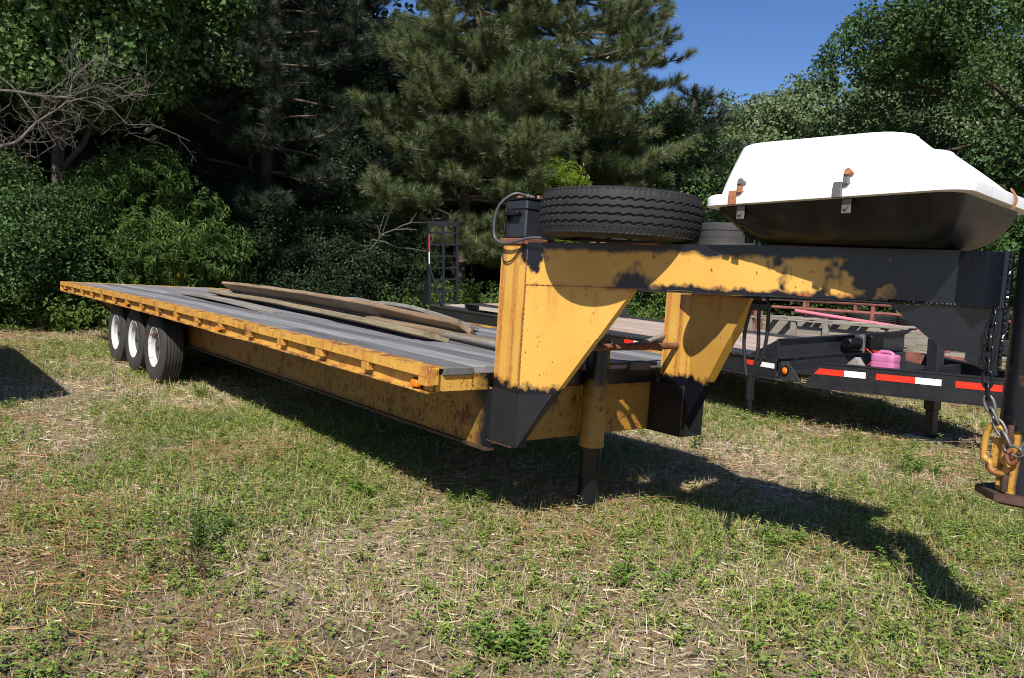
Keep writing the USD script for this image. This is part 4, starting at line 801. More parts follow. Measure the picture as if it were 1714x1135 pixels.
def unit(v): return v / (np.linalg.norm(v, axis=-1, keepdims=True) + 1e-9)
def leaves(P, D, N, L, Wd, droop=0.15, fold=0.18):
    """Many folded leaves in one mesh: P base, D direction, N face normal, L length, Wd width."""
    D = unit(D); Sd = unit(np.cross(D, N)); N = np.cross(Sd, D); L, Wd = L[:, None], Wd[:, None]
    v = np.stack([P, P + 0.42 * L * D + 0.5 * Wd * Sd + fold * Wd * N, P + L * D - droop * L * N, P + 0.42 * L * D - 0.5 * Wd * Sd + fold * Wd * N], 1).reshape(-1, 3)
    k = np.arange(len(P))[:, None] * 4; return v, np.vstack([k + [0, 1, 2], k + [0, 2, 3]])
def strips(P, D, L, w, bend, seg=2):
    """Blades or straws: strips that bend sideways."""
    n = len(P); D = unit(D); Sd = unit(np.cross(D, rng.normal(size=(n, 3)))); B = unit(np.cross(D, Sd)) * bend[:, None]; vs = []
    for k in range(seg + 1):
        t = k / seg; c = P + D * (L * t)[:, None] + B * (L * t * t)[:, None]; ww = (w * (1 - t) ** 0.6 * 0.5 + 0.00025)[:, None]
        vs += [c - Sd * ww, c + Sd * ww]
    v = np.stack(vs, 1).reshape(-1, 3); m = 2 * (seg + 1); base = np.arange(n)[:, None] * m; f = []
    for k in range(seg): f += [base + [2 * k, 2 * k + 1, 2 * k + 3], base + [2 * k, 2 * k + 3, 2 * k + 2]]
    return v, np.vstack(f)
def merge(*vf):
    vs, fs, k = [], [], 0
    for v, f in vf: vs.append(v); fs.append(f + k); k += len(v)
    return np.vstack(vs), np.vstack(fs)

def leafmat(name, cols, trans=0.28, rough=0.55, spec=0.32, spread=0.35):
    """Leaf: colours vary from leaf to leaf and from clump to clump; some light comes through."""
    g = Graph(); gi = g('geometry', 'random_per_island'); oi = g('object_info')
    c = g.ramp(g.m('add', g.m('multiply', gi, 0.55), g.m('multiply', oi, 0.45)), *[(0.08 + 0.84 * k / max(1, len(cols) - 1), c) for k, c in enumerate(cols)])
    pr = g('principled_bsdf', base_color=c, roughness=rough, specular_ior_level=spec)
    if not trans: return g.done(name, pr)
    tr = g('translucent_bsdf', color=g('hsv', color=c, hue=0.48, saturation=1.1, value=1.3, fac=1.0))
    return g.done(name, g('mix_closure', fac=trans, closure1=pr, closure2=tr))
LM = dict(
    maple=leafmat('maple_leaf', [(0.038, 0.078, 0.021), (0.070, 0.127, 0.032), (0.105, 0.170, 0.047)]),
    light=leafmat('light_leaf', [(0.068, 0.128, 0.034), (0.115, 0.196, 0.054), (0.176, 0.257, 0.095)]),
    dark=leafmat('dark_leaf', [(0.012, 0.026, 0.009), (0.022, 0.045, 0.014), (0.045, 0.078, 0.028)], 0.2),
    bush=leafmat('bush_leaf', [(0.046, 0.094, 0.024), (0.081, 0.152, 0.037), (0.121, 0.203, 0.052)]),
    lance=leafmat('lance_leaf', [(0.065, 0.120, 0.026), (0.104, 0.177, 0.037), (0.153, 0.233, 0.057)]),
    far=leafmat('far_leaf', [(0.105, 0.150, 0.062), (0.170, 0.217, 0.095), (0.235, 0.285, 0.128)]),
    sumac=leafmat('sumac_leaf', [(0.13, 0.19, 0.02), (0.19, 0.26, 0.03), (0.24, 0.28, 0.05)], 0.4),
    red=leafmat('red_leaf', [(0.16, 0.025, 0.018), (0.25, 0.04, 0.028), (0.07, 0.05, 0.02)], 0.35),
    yellow=leafmat('yellow_leaf', [(0.34, 0.27, 0.035), (0.22, 0.22, 0.04), (0.08, 0.12, 0.03)], 0.4),
    needle=leafmat('pine_needle', [(0.049, 0.070, 0.023), (0.102, 0.129, 0.044), (0.171, 0.189, 0.070), (0.259, 0.240, 0.097)], 0.0, 0.40, 0.5),
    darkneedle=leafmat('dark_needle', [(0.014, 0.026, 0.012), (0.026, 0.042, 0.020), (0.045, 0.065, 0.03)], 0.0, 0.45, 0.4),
    weed=leafmat('weed_leaf', [(0.085, 0.140, 0.028), (0.135, 0.20, 0.042), (0.20, 0.25, 0.060)], 0.35),
    freshweed=leafmat('fresh_weed_leaf', [(0.13, 0.21, 0.040), (0.19, 0.28, 0.058), (0.27, 0.34, 0.085)], 0.35),
    grass=leafmat('grass_blade', [(0.085, 0.115, 0.030), (0.135, 0.165, 0.045), (0.21, 0.22, 0.075), (0.28, 0.25, 0.12)], 0.3, 0.6, 0.3),
    straw=leafmat('straw', [(0.22, 0.165, 0.095), (0.36, 0.29, 0.185), (0.50, 0.42, 0.29), (0.24, 0.21, 0.17)], 0.15, 0.7, 0.25),
    thatch=leafmat('red_brown_straw', [(0.13, 0.058, 0.026), (0.22, 0.105, 0.048), (0.32, 0.19, 0.095), (0.38, 0.27, 0.16)], 0.1, 0.75, 0.2),
    deadleaf=leafmat('dead_plant', [(0.09, 0.06, 0.035), (0.15, 0.10, 0.055), (0.20, 0.15, 0.09)], 0.15, 0.8, 0.2))
M['bark'] = plain('bark', (0.075, 0.058, 0.045), 0.95, 0, 0.15, 0.45, 12, 0.8, 40); M['deadwood'] = plain('bare_wood', (0.115, 0.10, 0.085), 0.85, 0, 0.2, 0.3, 9, 0.4, 40)
M['twig'] = plain('twig_bark', (0.10, 0.075, 0.055), 0.9, 0, 0.2, 0.4, 15, 0.3, 60)

def clump(n, R, L, wr, flat=0.75, outward=0.6, droop=0.2):
    """A spray of broad leaves filling a flattened ball, facing out along +z."""
    d = unit(rng.normal(size=(n, 3))); r = R * rng.uniform(0.15, 1, n) ** 0.6; P = d * r[:, None] * [1, 1, flat]
    N = unit(np.array([0, 0, outward]) + d * 0.5 + rng.normal(size=(n, 3)) * 0.55); D = unit(np.cross(N, rng.normal(size=(n, 3))) + d * 0.5)
    l = L * rng.uniform(0.65, 1.25, n); return leaves(P, D, N, l, l * wr * rng.uniform(0.85, 1.15, n), droop)
def lance_spray(n, twig=0.55):
    """Arching twig with long drooping leaves."""
    out = []
    for _ in range(3):
        a = rng.uniform(0, 2 * np.pi); u = np.array([math.cos(a), math.sin(a), 0.9]); u /= np.linalg.norm(u); t = np.linspace(0.1, 1, n)
        P = u * (t * twig)[:, None] - np.array([0, 0, 0.35]) * (t ** 2 * twig)[:, None]; sd = np.cross(u, [0, 0, 1]); sg = np.where(np.arange(n) % 2, 1, -1)[:, None]
        D = unit(u * 0.6 + sd * sg * 0.8 + [0, 0, -0.45] + rng.normal(size=(n, 3)) * 0.25); N = unit(np.array([0, 0, 1.0]) + rng.normal(size=(n, 3)) * 0.4)
        L = rng.uniform(0.09, 0.15, n); out.append(leaves(P, D, N, L, L * 0.24, 0.30))
    return merge(*out)
def tuft(n, L, w=0.0045):
    """Long pine needles round a twig tip that points along +z."""
    t = rng.uniform(-0.10, 0.06, n); an = rng.uniform(0, 2 * np.pi, n); el = np.radians(rng.uniform(12, 78, n) * np.where(t > 0.02, 0.75, 1))
    D = np.c_[np.sin(el) * np.cos(an), np.sin(el) * np.sin(an), np.cos(el)]; P = np.c_[0 * t, 0 * t, t]
    Ln = L * rng.uniform(0.75, 1.15, n); Sd = unit(np.cross(D, rng.normal(size=(n, 3)))) * w * 0.5; tip = P + D * Ln[:, None] + np.array([0, 0, -0.10]) * Ln[:, None]
    v = np.stack([P - Sd, P + Sd, tip], 1).reshape(-1, 3); f = np.arange(3 * n).reshape(-1, 3)
    st = tube([(0, 0, -0.14), (0, 0, 0.03)], 0.006, 4); return merge((v, f), (st.vertices, st.faces))
PR = dict(broad=[clump(72, 0.34, 0.088, 0.80) for _ in range(4)], small=[clump(84, 0.32, 0.062, 0.62) for _ in range(4)], big=[clump(66, 0.36, 0.095, 0.9) for _ in range(4)],
          coarse=[clump(80, 0.75, 0.18, 0.8) for _ in range(3)], lance=[lance_spray(15) for _ in range(4)], tuft=[tuft(150, 0.175, 0.0055) for _ in range(4)], tuftc=[tuft(70, 0.19, 0.008) for _ in range(3)],
          weed=[clump(30, 0.17, 0.075, 0.5, 1.0, 0.4) for _ in range(4)])
def pro(kind, mat, nm='leaf_clump'): return [(nm, m, LM[mat]) for m in PR[kind]]

def limb(p0, p1, r0, r1, sag=0.0, n=7, wob=0.05):
    t = np.linspace(0, 1, n)[:, None]; p = np.array(p0) * (1 - t) + np.array(p1) * t; p[:, 2] += sag * np.sin(t[:, 0] * np.pi)
    p[1:-1] += rng.normal(size=(n - 2, 3)) * wob; return tube(p, r0 + (r1 - r0) * t[:, 0], 7)
def shell(blobs, per, low=-0.5, inner=0.7):
    P, N = [], []
    for (c, r), k in zip(blobs, per):
        d = unit(rng.normal(size=(k * 2, 3))); d = d[d[:, 2] > low][:k]
        P.append(np.array(c) + d * (r * rng.uniform(inner, 1.08, len(d)))[:, None]); N.append(d + [0, 0, 0.35])
    return np.vstack(P), np.vstack(N)
def broad_tree(name, label, cat_, xy, zc, rad, nb, br, k, kind, mat, trunk_r=0.12, group=None, scale=1.0, zlow=None, seed=None, limbs=10, low=-0.5):
    x, y = xy; gz = float(ground_z(x, y)); t = thing(name, label, cat_, xy, group); blobs = []
    for _ in range(nb):
        d = unit(rng.normal(size=3)); r = rng.uniform(0.45, 0.95) ** 0.6; c = np.array([x, y, zc]) + d * r * np.array(rad)
        if c[2] < gz + 0.25: c[2] = gz + rng.uniform(0.2, 0.6)
        blobs.append((c, br * rng.uniform(0.7, 1.25)))
    top = np.array([x + rng.normal() * 0.1, y + rng.normal() * 0.1, zc + rad[2] * 0.3])
    obj('trunk', limb((x, y, gz - 0.15), top, trunk_r, trunk_r * 0.35, 0, 9, 0.03 + trunk_r * 0.2), M['bark'], t, smooth=True)
    if limbs:
        bm = []
        for c, r in blobs[:limbs]:
            f = rng.uniform(0.35, 0.85); s = np.array([x, y, gz]) * (1 - f) + top * f; bm.append(limb(s, c, trunk_r * 0.4, 0.012, 0.15, 7, 0.06))
        obj('branches', cat(*bm), M['bark'], t, smooth=True)
    P, N = shell(blobs, [max(4, int(k * (r / br) ** 2)) for _, r in blobs], low)
    ok = P[:, 2] > gz + 0.05; P, N = P[ok], N[ok]
    scatter('crown', t, pro(kind, mat), P, aim(unit(N) + rng.normal(size=N.shape) * 0.25), rng.uniform(0.75, 1.25, len(P)) * scale, kind='stuff'); return t

def pine(name, label, xy, height, lean, Lmax, z0, nwh, mat='needle', kind='tuft', tscale=1.15, group=None, trunk_r=0.16, per=5, seed=1):
    x, y = xy; gz = float(ground_z(x, y)); t = thing(name, label, 'pine tree', xy, group); ts = np.linspace(0, 1, 12)
    axis = np.c_[x + lean[0] * ts + 0.08 * np.sin(ts * 7 + seed), y + lean[1] * ts, gz - 0.15 + (height + 0.15) * ts]
    obj('trunk', tube(axis, trunk_r * (1 - 0.8 * ts) + 0.02, 10), M['bark'], t, smooth=True)
    bm, P, N = [], [], []
    for w in range(nwh):
        f = z0 + (1 - z0) * w / nwh; base = np.array([np.interp(f, ts, axis[:, k]) for k in range(3)]); L0 = Lmax * (1 - 0.72 * (w / nwh) ** 1.4) * (0.75 + 0.25 * min(1, w / 2.0)); a0 = rng.uniform(0, 2 * np.pi)
        for b in range(per):
            L = L0 * rng.uniform(0.65, 1.15); a = a0 + 2 * np.pi * b / per + rng.normal() * 0.25; hd = np.array([math.cos(a), math.sin(a), 0]); s = np.linspace(0, 1, 9)
            rise = rng.uniform(-0.05, 0.30); pts = base + hd * (s * L)[:, None] + np.array([0, 0, 1.0]) * (L * (rise * s - 0.28 * s ** 2 + 0.30 * s ** 4))[:, None] + np.cross(hd, [0, 0, 1]) * (0.10 * L * np.sin(s * 3 + rng.uniform(0, 6)))[:, None]
            bm.append(tube(pts, 0.012 + 0.028 * (1 - s) * L / 3, 5))
            for u in np.arange(0.28 + 0.1 * rng.random(), 1.0, 0.20 / L):
                q0 = np.array([np.interp(u, s, pts[:, k]) for k in range(3)]); tl_ = (0.62 * (1 - u) * L * 0.55 + 0.22) * rng.uniform(0.6, 1.2)
                for sg in (-1, 1):
                    if rng.random() < 0.15: continue
                    d = unit(hd * rng.uniform(0.5, 1.0) + np.cross(hd, [0, 0, 1]) * sg * rng.uniform(0.5, 1.0) + [0, 0, rng.uniform(-0.05, 0.35)]); q1 = q0 + d * tl_; bm.append(tube(np.array([q0, (q0 + q1) / 2 + [0, 0, 0.02], q1]), [0.009, 0.007, 0.005], 4))
                    for v in np.arange(0.30, 1.01, 0.21 / tl_): P.append(q0 + (q1 - q0) * v + rng.normal(size=3) * 0.03); N.append(d + [0, 0, 0.55] + rng.normal(size=3) * 0.25)
            P.append(pts[-1]); N.append(hd + [0, 0, 0.6])
    obj('branches', cat(*bm), M['twig'], t, smooth=True)
    P, N = np.array(P), np.array(N); scatter('crown', t, pro(kind, mat, 'needle_tuft'), P, aim(N), rng.uniform(0.8, 1.2, len(P)) * tscale, kind='stuff'); return t

# ------------------------------------------------------------------ trees and shrubs behind the trailers
rng = np.random.default_rng(21)
pine('pine_tree', 'long-needled pine with bare leaning trunk standing behind the spare tyre', (-11.8, 10.8), 11.5, (0.40, 0.50), 3.65, 0.27, 19, seed=3, per=7, tscale=1.3)
pine('pine_tree', 'bushy long-needled pine left of the leaning pine, sprays hanging over the upright ramp', (-12.0, 8.6), 11.0, (0.1, 0.2), 3.0, 0.14, 20, seed=5, per=7, tscale=1.3)
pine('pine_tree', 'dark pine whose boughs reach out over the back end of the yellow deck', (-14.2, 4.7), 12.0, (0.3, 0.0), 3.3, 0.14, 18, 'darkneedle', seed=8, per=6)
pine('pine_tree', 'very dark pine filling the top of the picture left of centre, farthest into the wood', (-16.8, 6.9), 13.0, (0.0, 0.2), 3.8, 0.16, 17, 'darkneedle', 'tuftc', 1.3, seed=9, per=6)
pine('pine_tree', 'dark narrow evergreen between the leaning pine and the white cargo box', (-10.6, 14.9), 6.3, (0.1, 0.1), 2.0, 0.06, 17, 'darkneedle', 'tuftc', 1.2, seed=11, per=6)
broad_tree('maple_tree', 'big leafy maple rising out of the picture behind the cargo box', 'tree', (-3.15, 18.5), 4.9, (4.7, 4.2, 5.4), 105, 0.95, 30, 'broad', 'maple', 0.22, limbs=26)
broad_tree('maple_tree', 'second leafy maple at the right edge behind the coupler', 'tree', (1.6, 17.6), 3.6, (3.6, 3.6, 4.4), 50, 0.95, 26, 'broad', 'maple', 0.2, limbs=14)
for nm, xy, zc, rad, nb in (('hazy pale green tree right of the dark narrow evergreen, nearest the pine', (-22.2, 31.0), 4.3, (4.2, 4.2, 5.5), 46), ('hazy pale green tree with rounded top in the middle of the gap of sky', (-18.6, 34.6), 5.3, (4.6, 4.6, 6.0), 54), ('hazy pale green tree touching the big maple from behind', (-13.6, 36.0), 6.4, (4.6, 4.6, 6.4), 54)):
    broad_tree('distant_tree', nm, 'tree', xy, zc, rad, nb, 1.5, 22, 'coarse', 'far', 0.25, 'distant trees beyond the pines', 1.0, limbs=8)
broad_tree('cottonwood_tree', 'pale leafed tree overhanging the top left corner above the bare branches', 'tree', (-13.4, 0.5), 4.9, (2.6, 2.6, 2.0), 56, 0.75, 26, 'big', 'light', 0.16, limbs=16)
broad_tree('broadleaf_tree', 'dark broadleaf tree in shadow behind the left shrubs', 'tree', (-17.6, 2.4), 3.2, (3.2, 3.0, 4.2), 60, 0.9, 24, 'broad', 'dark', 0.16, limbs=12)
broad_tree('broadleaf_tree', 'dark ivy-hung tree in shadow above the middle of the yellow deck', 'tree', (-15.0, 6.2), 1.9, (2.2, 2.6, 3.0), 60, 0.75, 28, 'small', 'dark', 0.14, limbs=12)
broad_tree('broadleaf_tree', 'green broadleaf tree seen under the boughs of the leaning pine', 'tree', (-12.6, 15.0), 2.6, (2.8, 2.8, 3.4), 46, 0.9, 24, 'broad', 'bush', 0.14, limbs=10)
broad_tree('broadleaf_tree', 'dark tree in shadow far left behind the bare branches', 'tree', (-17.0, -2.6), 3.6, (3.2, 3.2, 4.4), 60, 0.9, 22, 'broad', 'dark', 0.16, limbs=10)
sh = 'shrubs along the wood edge behind the trailers'
for lab, xy, zc, rad, nb, br, k, kind, mat in (
    ('round-leafed shrub at the left edge under the bare branches', (-12.2, -0.9), 0.35, (1.0, 1.1, 1.25), 34, 0.45, 26, 'small', 'bush'),
    ('round-leafed shrub between the left edge one and the drooping-leaf shrub', (-12.5, 0.35), 0.20, (1.0, 0.9, 1.15), 32, 0.45, 26, 'small', 'bush'),
    ('tall shrub with long drooping leaves behind the tail of the yellow deck', (-12.4, 1.75), 0.55, (1.1, 1.35, 1.5), 46, 0.34, 15, 'lance', 'lance'),
    ('lower shrub with long drooping leaves beside the tail, right of the tall one', (-12.9, 2.9), 0.15, (1.0, 1.0, 1.05), 28, 0.34, 13, 'lance', 'lance'),
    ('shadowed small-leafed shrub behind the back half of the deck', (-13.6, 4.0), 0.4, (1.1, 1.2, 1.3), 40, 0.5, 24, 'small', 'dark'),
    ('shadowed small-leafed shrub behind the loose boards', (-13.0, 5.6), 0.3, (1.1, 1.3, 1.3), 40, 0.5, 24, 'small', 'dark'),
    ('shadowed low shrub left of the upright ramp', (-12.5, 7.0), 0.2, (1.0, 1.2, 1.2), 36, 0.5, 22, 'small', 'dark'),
    ('yellow green sumac bush behind the spare tyre', (-9.9, 9.7), 2.05, (0.65, 0.7, 0.65), 26, 0.32, 22, 'lance', 'sumac'),
    ('dark green shrub behind the pale deck of the black trailer', (-10.8, 12.2), 0.1, (1.2, 1.4, 1.1), 30, 0.55, 22, 'broad', 'bush'),
    ('round shrub far left beyond the picture edge', (-12.4, -2.4), 0.35, (1.1, 1.1, 1.3), 32, 0.45, 24, 'small', 'bush'),
    ('small red-leafed bush left of the battery box under the pine sprays', (-12.3, 9.3), 1.6, (0.25, 0.25, 0.2), 5, 0.16, 6, 'small', 'red'),
    ('bright leafy shrub behind the coupler at the right edge', (-1.4, 15.2), 1.2, (1.5, 1.2, 1.4), 30, 0.55, 22, 'broad', 'bush'),
    ('leafy shrub under the maple behind the cargo box', (-4.6, 14.6), 0.9, (1.6, 1.2, 1.3), 32, 0.55, 22, 'broad', 'maple')):
    broad_tree('shrub', lab, 'shrub', xy, zc, rad, nb, br, k, kind, mat, 0.035, sh, 0.95, limbs=6, low=-0.8)
broad_tree('yellow_creeper', 'strand of yellowing leaves hanging in the shrub behind the deck tail', 'creeper', (-11.45, 2.02), 0.15, (0.07, 0.08, 0.45), 6, 0.10, 4, 'weed', 'yellow', 0.012, limbs=2)

# the dead tree with bare limbs at the left
DT = thing('dead_tree', 'bare grey dead tree reaching twisted branches in from the left edge', 'tree', (-11.2, -1.5))
gzd = float(ground_z(-11.2, -1.5)); bm = []
mains = [[(-11.2, -1.5, gzd - 0.1), (-11.2, -1.5, 0.4), (-11.15, -1.4, 1.5), (-11.1, -1.5, 2.6), (-11.15, -1.7, 4.2)],
         [(-11.15, -1.4, 1.5), (-10.99, -0.68, 1.96), (-10.97, -0.45, 2.08), (-10.94, -0.22, 2.39), (-10.88, 0.17, 2.77), (-10.86, 0.28, 3.16), (-10.81, 0.56, 3.53)],
         [(-11.1, -1.5, 2.6), (-11.0, -0.69, 2.80), (-10.93, -0.15, 2.81), (-10.85, 0.2, 2.86), (-10.8, 0.61, 3.08), (-10.75, 1.0, 2.95)],
         [(-11.13, -1.6, 3.4), (-11.0, -0.7, 3.0), (-10.95, -0.3, 2.6), (-10.9, 0.05, 2.1)], [(-10.88, 0.17, 2.77), (-10.78, 0.6, 2.9), (-10.71, 1.04, 2.55)]]
rad0 = [0.10, 0.028, 0.024, 0.018, 0.013]
def twigs(p, d, L, r, depth):
    k = 5; pts = [np.array(p)]; d = unit(np.array(d))
    for _ in range(k): d = unit(d + rng.normal(size=3) * 0.28 + [0, 0, 0.05]); pts.append(pts[-1] + d * L / k)
    bm.append(tube(np.array(pts), np.linspace(r, max(0.003, r * 0.3), k + 1), 5))
    if depth:
        for _ in range(rng.integers(2, 4)):
            b = pts[rng.integers(1, k + 1)]; twigs(b, d + rng.normal(size=3) * 0.9, L * rng.uniform(0.4, 0.75), max(0.0024, r * 0.5), depth - 1)
for mi, (pl_, r0) in enumerate(zip(mains, rad0)):
    sl_ = smoothline(pl_, 6); bm.append(tube(sl_, np.linspace(r0, max(0.006, r0 * 0.3), len(sl_)), 8))
    if mi:
        for i in range(4, len(sl_), 2):
            d = sl_[i] - sl_[i - 1]; twigs(sl_[i], unit(d) + rng.normal(size=3) * 0.9 + [0, 0, 0.3], rng.uniform(0.4, 1.1), 0.0065, 2)
obj('trunk', bm[0], M['deadwood'], DT, smooth=True); obj('branches', cat(*bm[1:]), M['deadwood'], DT, smooth=True)
bt_ = thing('fallen_branch', 'pale bare forked branch caught in the shrubs left of the upright ramp', 'branch', (-12.0, 6.0)); bm = []
for z_ in (0.55, 0.75): twigs((-11.5, 6.0, z_ + 0.35), (0.5, 0.8, -0.1), 1.5, 0.02, 2)
obj('branches', cat(*bm), M['deadwood'], bt_, smooth=True)

# the wood behind, read as one dark mass
P, N = [], []
for _ in range(4000):
    a = rng.uniform(-0.62, 0.86); dist = rng.uniform(24, 33); fw = np.array([-0.775, 0.632]); rt = np.array([0.632, 0.775]); d = fw * math.cos(a) + rt * math.sin(a)
    top = (8.6 if a < -0.02 else 8.6 - 27 * (a + 0.02) if a < 0.18 else 3.2) * rng.uniform(0.8, 1.1); xy = cpos[:2] + d * dist; z = rng.uniform(-0.8, max(top, 0.6))
    if a < -0.3 and z > 3.6 and rng.random() < 0.35: continue
    P.append((*xy, z)); N.append((-d[0], -d[1], 0.6))
P, N = np.array(P), np.array(N)
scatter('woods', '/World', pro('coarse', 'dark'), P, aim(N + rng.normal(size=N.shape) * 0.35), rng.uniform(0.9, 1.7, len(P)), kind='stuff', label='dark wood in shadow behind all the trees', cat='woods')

# ------------------------------------------------------------------ grass, straw and weeds
rng = np.random.default_rng(33)
def patch(n, R): a = rng.uniform(0, 2 * np.pi, n); r = R * np.sqrt(rng.uniform(0, 1, n)); return np.c_[r * np.cos(a), r * np.sin(a), np.full(n, -0.012)]
def up(n, sp): return unit(np.c_[rng.normal(size=(n, 2)) * sp, np.ones(n)])
def tone(vf, lo, hi, per):
    v, f = vf; k = len(v) // per; return v, f, np.repeat(rng.uniform(lo, hi, k), per)
def mixpatch(R, grass=0, stub=0, litter=0, thatch=0, weed=0, clover=0, gh=(0.02, 0.085)):
    """One patch of field; a tone per blade picks its colour: 0-0.33 green to yellowing, 0.4-0.58 straw, 0.66-0.82 red brown, 0.9-1 leafy."""
    out = []
    if grass: out.append(tone(strips(patch(grass, R), up(grass, 0.5), rng.uniform(*gh, grass), rng.uniform(0.6, 1.3, grass) * 0.0042, rng.uniform(0.1, 0.7, grass)), 0.0, 0.33, 6))
    if stub: out.append(tone(strips(patch(stub, R), up(stub, 0.28), rng.uniform(0.025, 0.10, stub), rng.uniform(0.6, 1.2, stub) * 0.0034, rng.uniform(0, 0.25, stub)), 0.40, 0.58, 6))
    if litter:
        P = patch(litter, R); P[:, 2] = rng.uniform(0.002, 0.03, litter); a = rng.uniform(0, 2 * np.pi, litter); L = 0.02 + 0.085 * rng.random(litter) ** 2.2
        out.append(tone(strips(P, np.c_[np.cos(a), np.sin(a), rng.normal(size=litter) * 0.14], L, rng.uniform(0.5, 1.5, litter) * 0.0042, rng.normal(size=litter) * 0.22), 0.40, 0.60, 6))
    if thatch:
        P = patch(thatch, R); P[:, 2] = rng.uniform(0.0, 0.04, thatch); a = rng.normal(size=thatch) * 0.7
        out.append(tone(strips(P, np.c_[np.cos(a), np.sin(a), rng.normal(size=thatch) * 0.12], rng.uniform(0.05, 0.24, thatch), rng.uniform(0.6, 1.5, thatch) * 0.0028, rng.normal(size=thatch) * 0.25), 0.68, 0.84, 6))
    for _ in range(weed):
        c = patch(1, R)[0]; h = rng.uniform(0.025, 0.10); k = int(rng.integers(6, 12)); t = np.linspace(0.25, 1, k); a = rng.uniform(0, 6) + np.arange(k) * 2.4
        L = rng.uniform(0.018, 0.048, k) * (1.15 - 0.4 * t); out.append(tone(leaves(c + np.c_[0 * t, 0 * t, t * h], np.c_[np.cos(a), np.sin(a), rng.uniform(0.1, 0.7, k)], np.c_[-0.3 * np.cos(a), -0.3 * np.sin(a), np.ones(k)], L, L * 0.48), 0.90, 1.0, 4))
    if clover:
        P = patch(clover, R); P[:, 2] = rng.uniform(0.008, 0.05, clover); a = rng.uniform(0, 6.28, clover); L = rng.uniform(0.010, 0.026, clover)
        out.append(tone(leaves(P, np.c_[np.cos(a), np.sin(a), rng.uniform(0, .5, clover)], np.c_[rng.normal(size=(clover, 2)) * 0.4, np.ones(clover)], L, L * 0.65), 0.88, 1.0, 4))
    v, f = merge(*[(a_, b_) for a_, b_, _ in out]); return v, f, np.concatenate([t for _, _, t in out])
g = Graph(); tn = g('attribute', 'fac', attribute='tone'); oi = g('object_info')
c = g.ramp(tn, (0.0, (0.080, 0.100, 0.026)), (0.12, (0.140, 0.155, 0.042)), (0.25, (0.230, 0.220, 0.075)), (0.34, (0.33, 0.285, 0.13)), (0.40, (0.24, 0.190, 0.125)), (0.48, (0.40, 0.33, 0.23)), (0.56, (0.46, 0.395, 0.29)), (0.61, (0.42, 0.375, 0.31)),
           (0.67, (0.12, 0.062, 0.034)), (0.75, (0.21, 0.118, 0.060)), (0.84, (0.33, 0.215, 0.125)), (0.88, (0.060, 0.100, 0.024)), (0.95, (0.110, 0.160, 0.038)), (1.0, (0.175, 0.220, 0.060)))
c = g('hsv', color=c, hue=0.5, saturation=1.1, value=g('map_range', value=oi, from_min=0.0, from_max=1.0, to_min=1.12, to_max=1.6), fac=1.0)
M['field'] = g.done('field_blades', g('mix_closure', fac=0.22, closure1=g('principled_bsdf', base_color=c, roughness=0.65, specular_ior_level=0.3), closure2=g('translucent_bsdf', color=c)))
KG = dict(grass=[mixpatch(0.42, 390, 40, 30, 5, 20, 190) for _ in range(5)], stub=[mixpatch(0.42, 180, 140, 90, 10, 9, 90) for _ in range(5)], thatch=[mixpatch(0.36, 70, 40, 70, 170, 3, 25) for _ in range(4)], bare=[mixpatch(0.42, 25, 45, 120, 14, 2, 14) for _ in range(5)], tall=[mixpatch(0.20, 70, 10, 0, 0, 5, 25, (0.05, 0.17)) for _ in range(4)])
def field(step, r0, r1, a0=-0.66, a1=0.66):
    R = r1; xs = np.arange(cpos[0] - R, cpos[0] + R, step); ys = np.arange(cpos[1] - R, cpos[1] + R, step); X, Y = np.meshgrid(xs, ys); X = X.ravel() + rng.uniform(-.5, .5, X.size) * step; Y = Y.ravel() + rng.uniform(-.5, .5, Y.size) * step
    dx, dy = X - cpos[0], Y - cpos[1]; f, r = -0.775 * dx + 0.632 * dy, 0.632 * dx + 0.775 * dy; dist = np.hypot(dx, dy); an = np.arctan2(r, f); ok = (dist > r0) & (dist < r1) & (an > a0) & (an < a1)
    return X[ok], Y[ok], dist[ok]
def nz(X, Y, s, seed): return meshkit.fbm(np.stack([X * s, Y * s, np.zeros_like(X)], -1), 3, seed)
sets = {k: [] for k in KG}
for step, r0, r1, s in ((0.30, 1.6, 8.0, 1.0), (0.46, 8.0, 15.0, 1.3), (0.9, 15.0, 34.0, 2.2)):
    X, Y, dist = field(step, r0, r1); green = nz(X, Y, 0.60, 1) + 0.9 * (nz(X, Y, 2.2, 2) - 0.5); th = nz(X * 0.5 + Y * 0.15, Y * 1.6, 0.9, 6) + 0.5 * (nz(X, Y, 2.6, 7) - 0.5); u = rng.random((4, len(X)))
    isg = u[0] < np.clip((green - 0.375) * 5.0, 0.14, 0.95); isb = ~isg & (u[2] < np.clip((0.52 - green) * 5.0, 0.05, 0.85)); ist = u[1] < np.clip((th - 0.62) * 6.0, 0.02, 0.7)
    pick = dict(grass=isg & ~ist, stub=~isg & ~ist & ~isb, bare=isb & ~ist, thatch=ist, tall=u[3] < np.clip((green - 0.50) * 1.6, 0.02, 0.25))
    for k, ok in pick.items(): sets[k].append(np.c_[X[ok], Y[ok], np.full(ok.sum(), s)])
labels = dict(grass='short green grass and leafy weeds covering the field', stub='dry mown stubble and pale straw bits between the grass', bare='loose straw scraps on the bare tan soil', thatch='reddish brown dead grass lying in streaks', tall='taller green tufts in the field')
nms = dict(grass='grass', stub='dry_stubble', bare='straw_litter', thatch='dead_grass', tall='tall_grass')
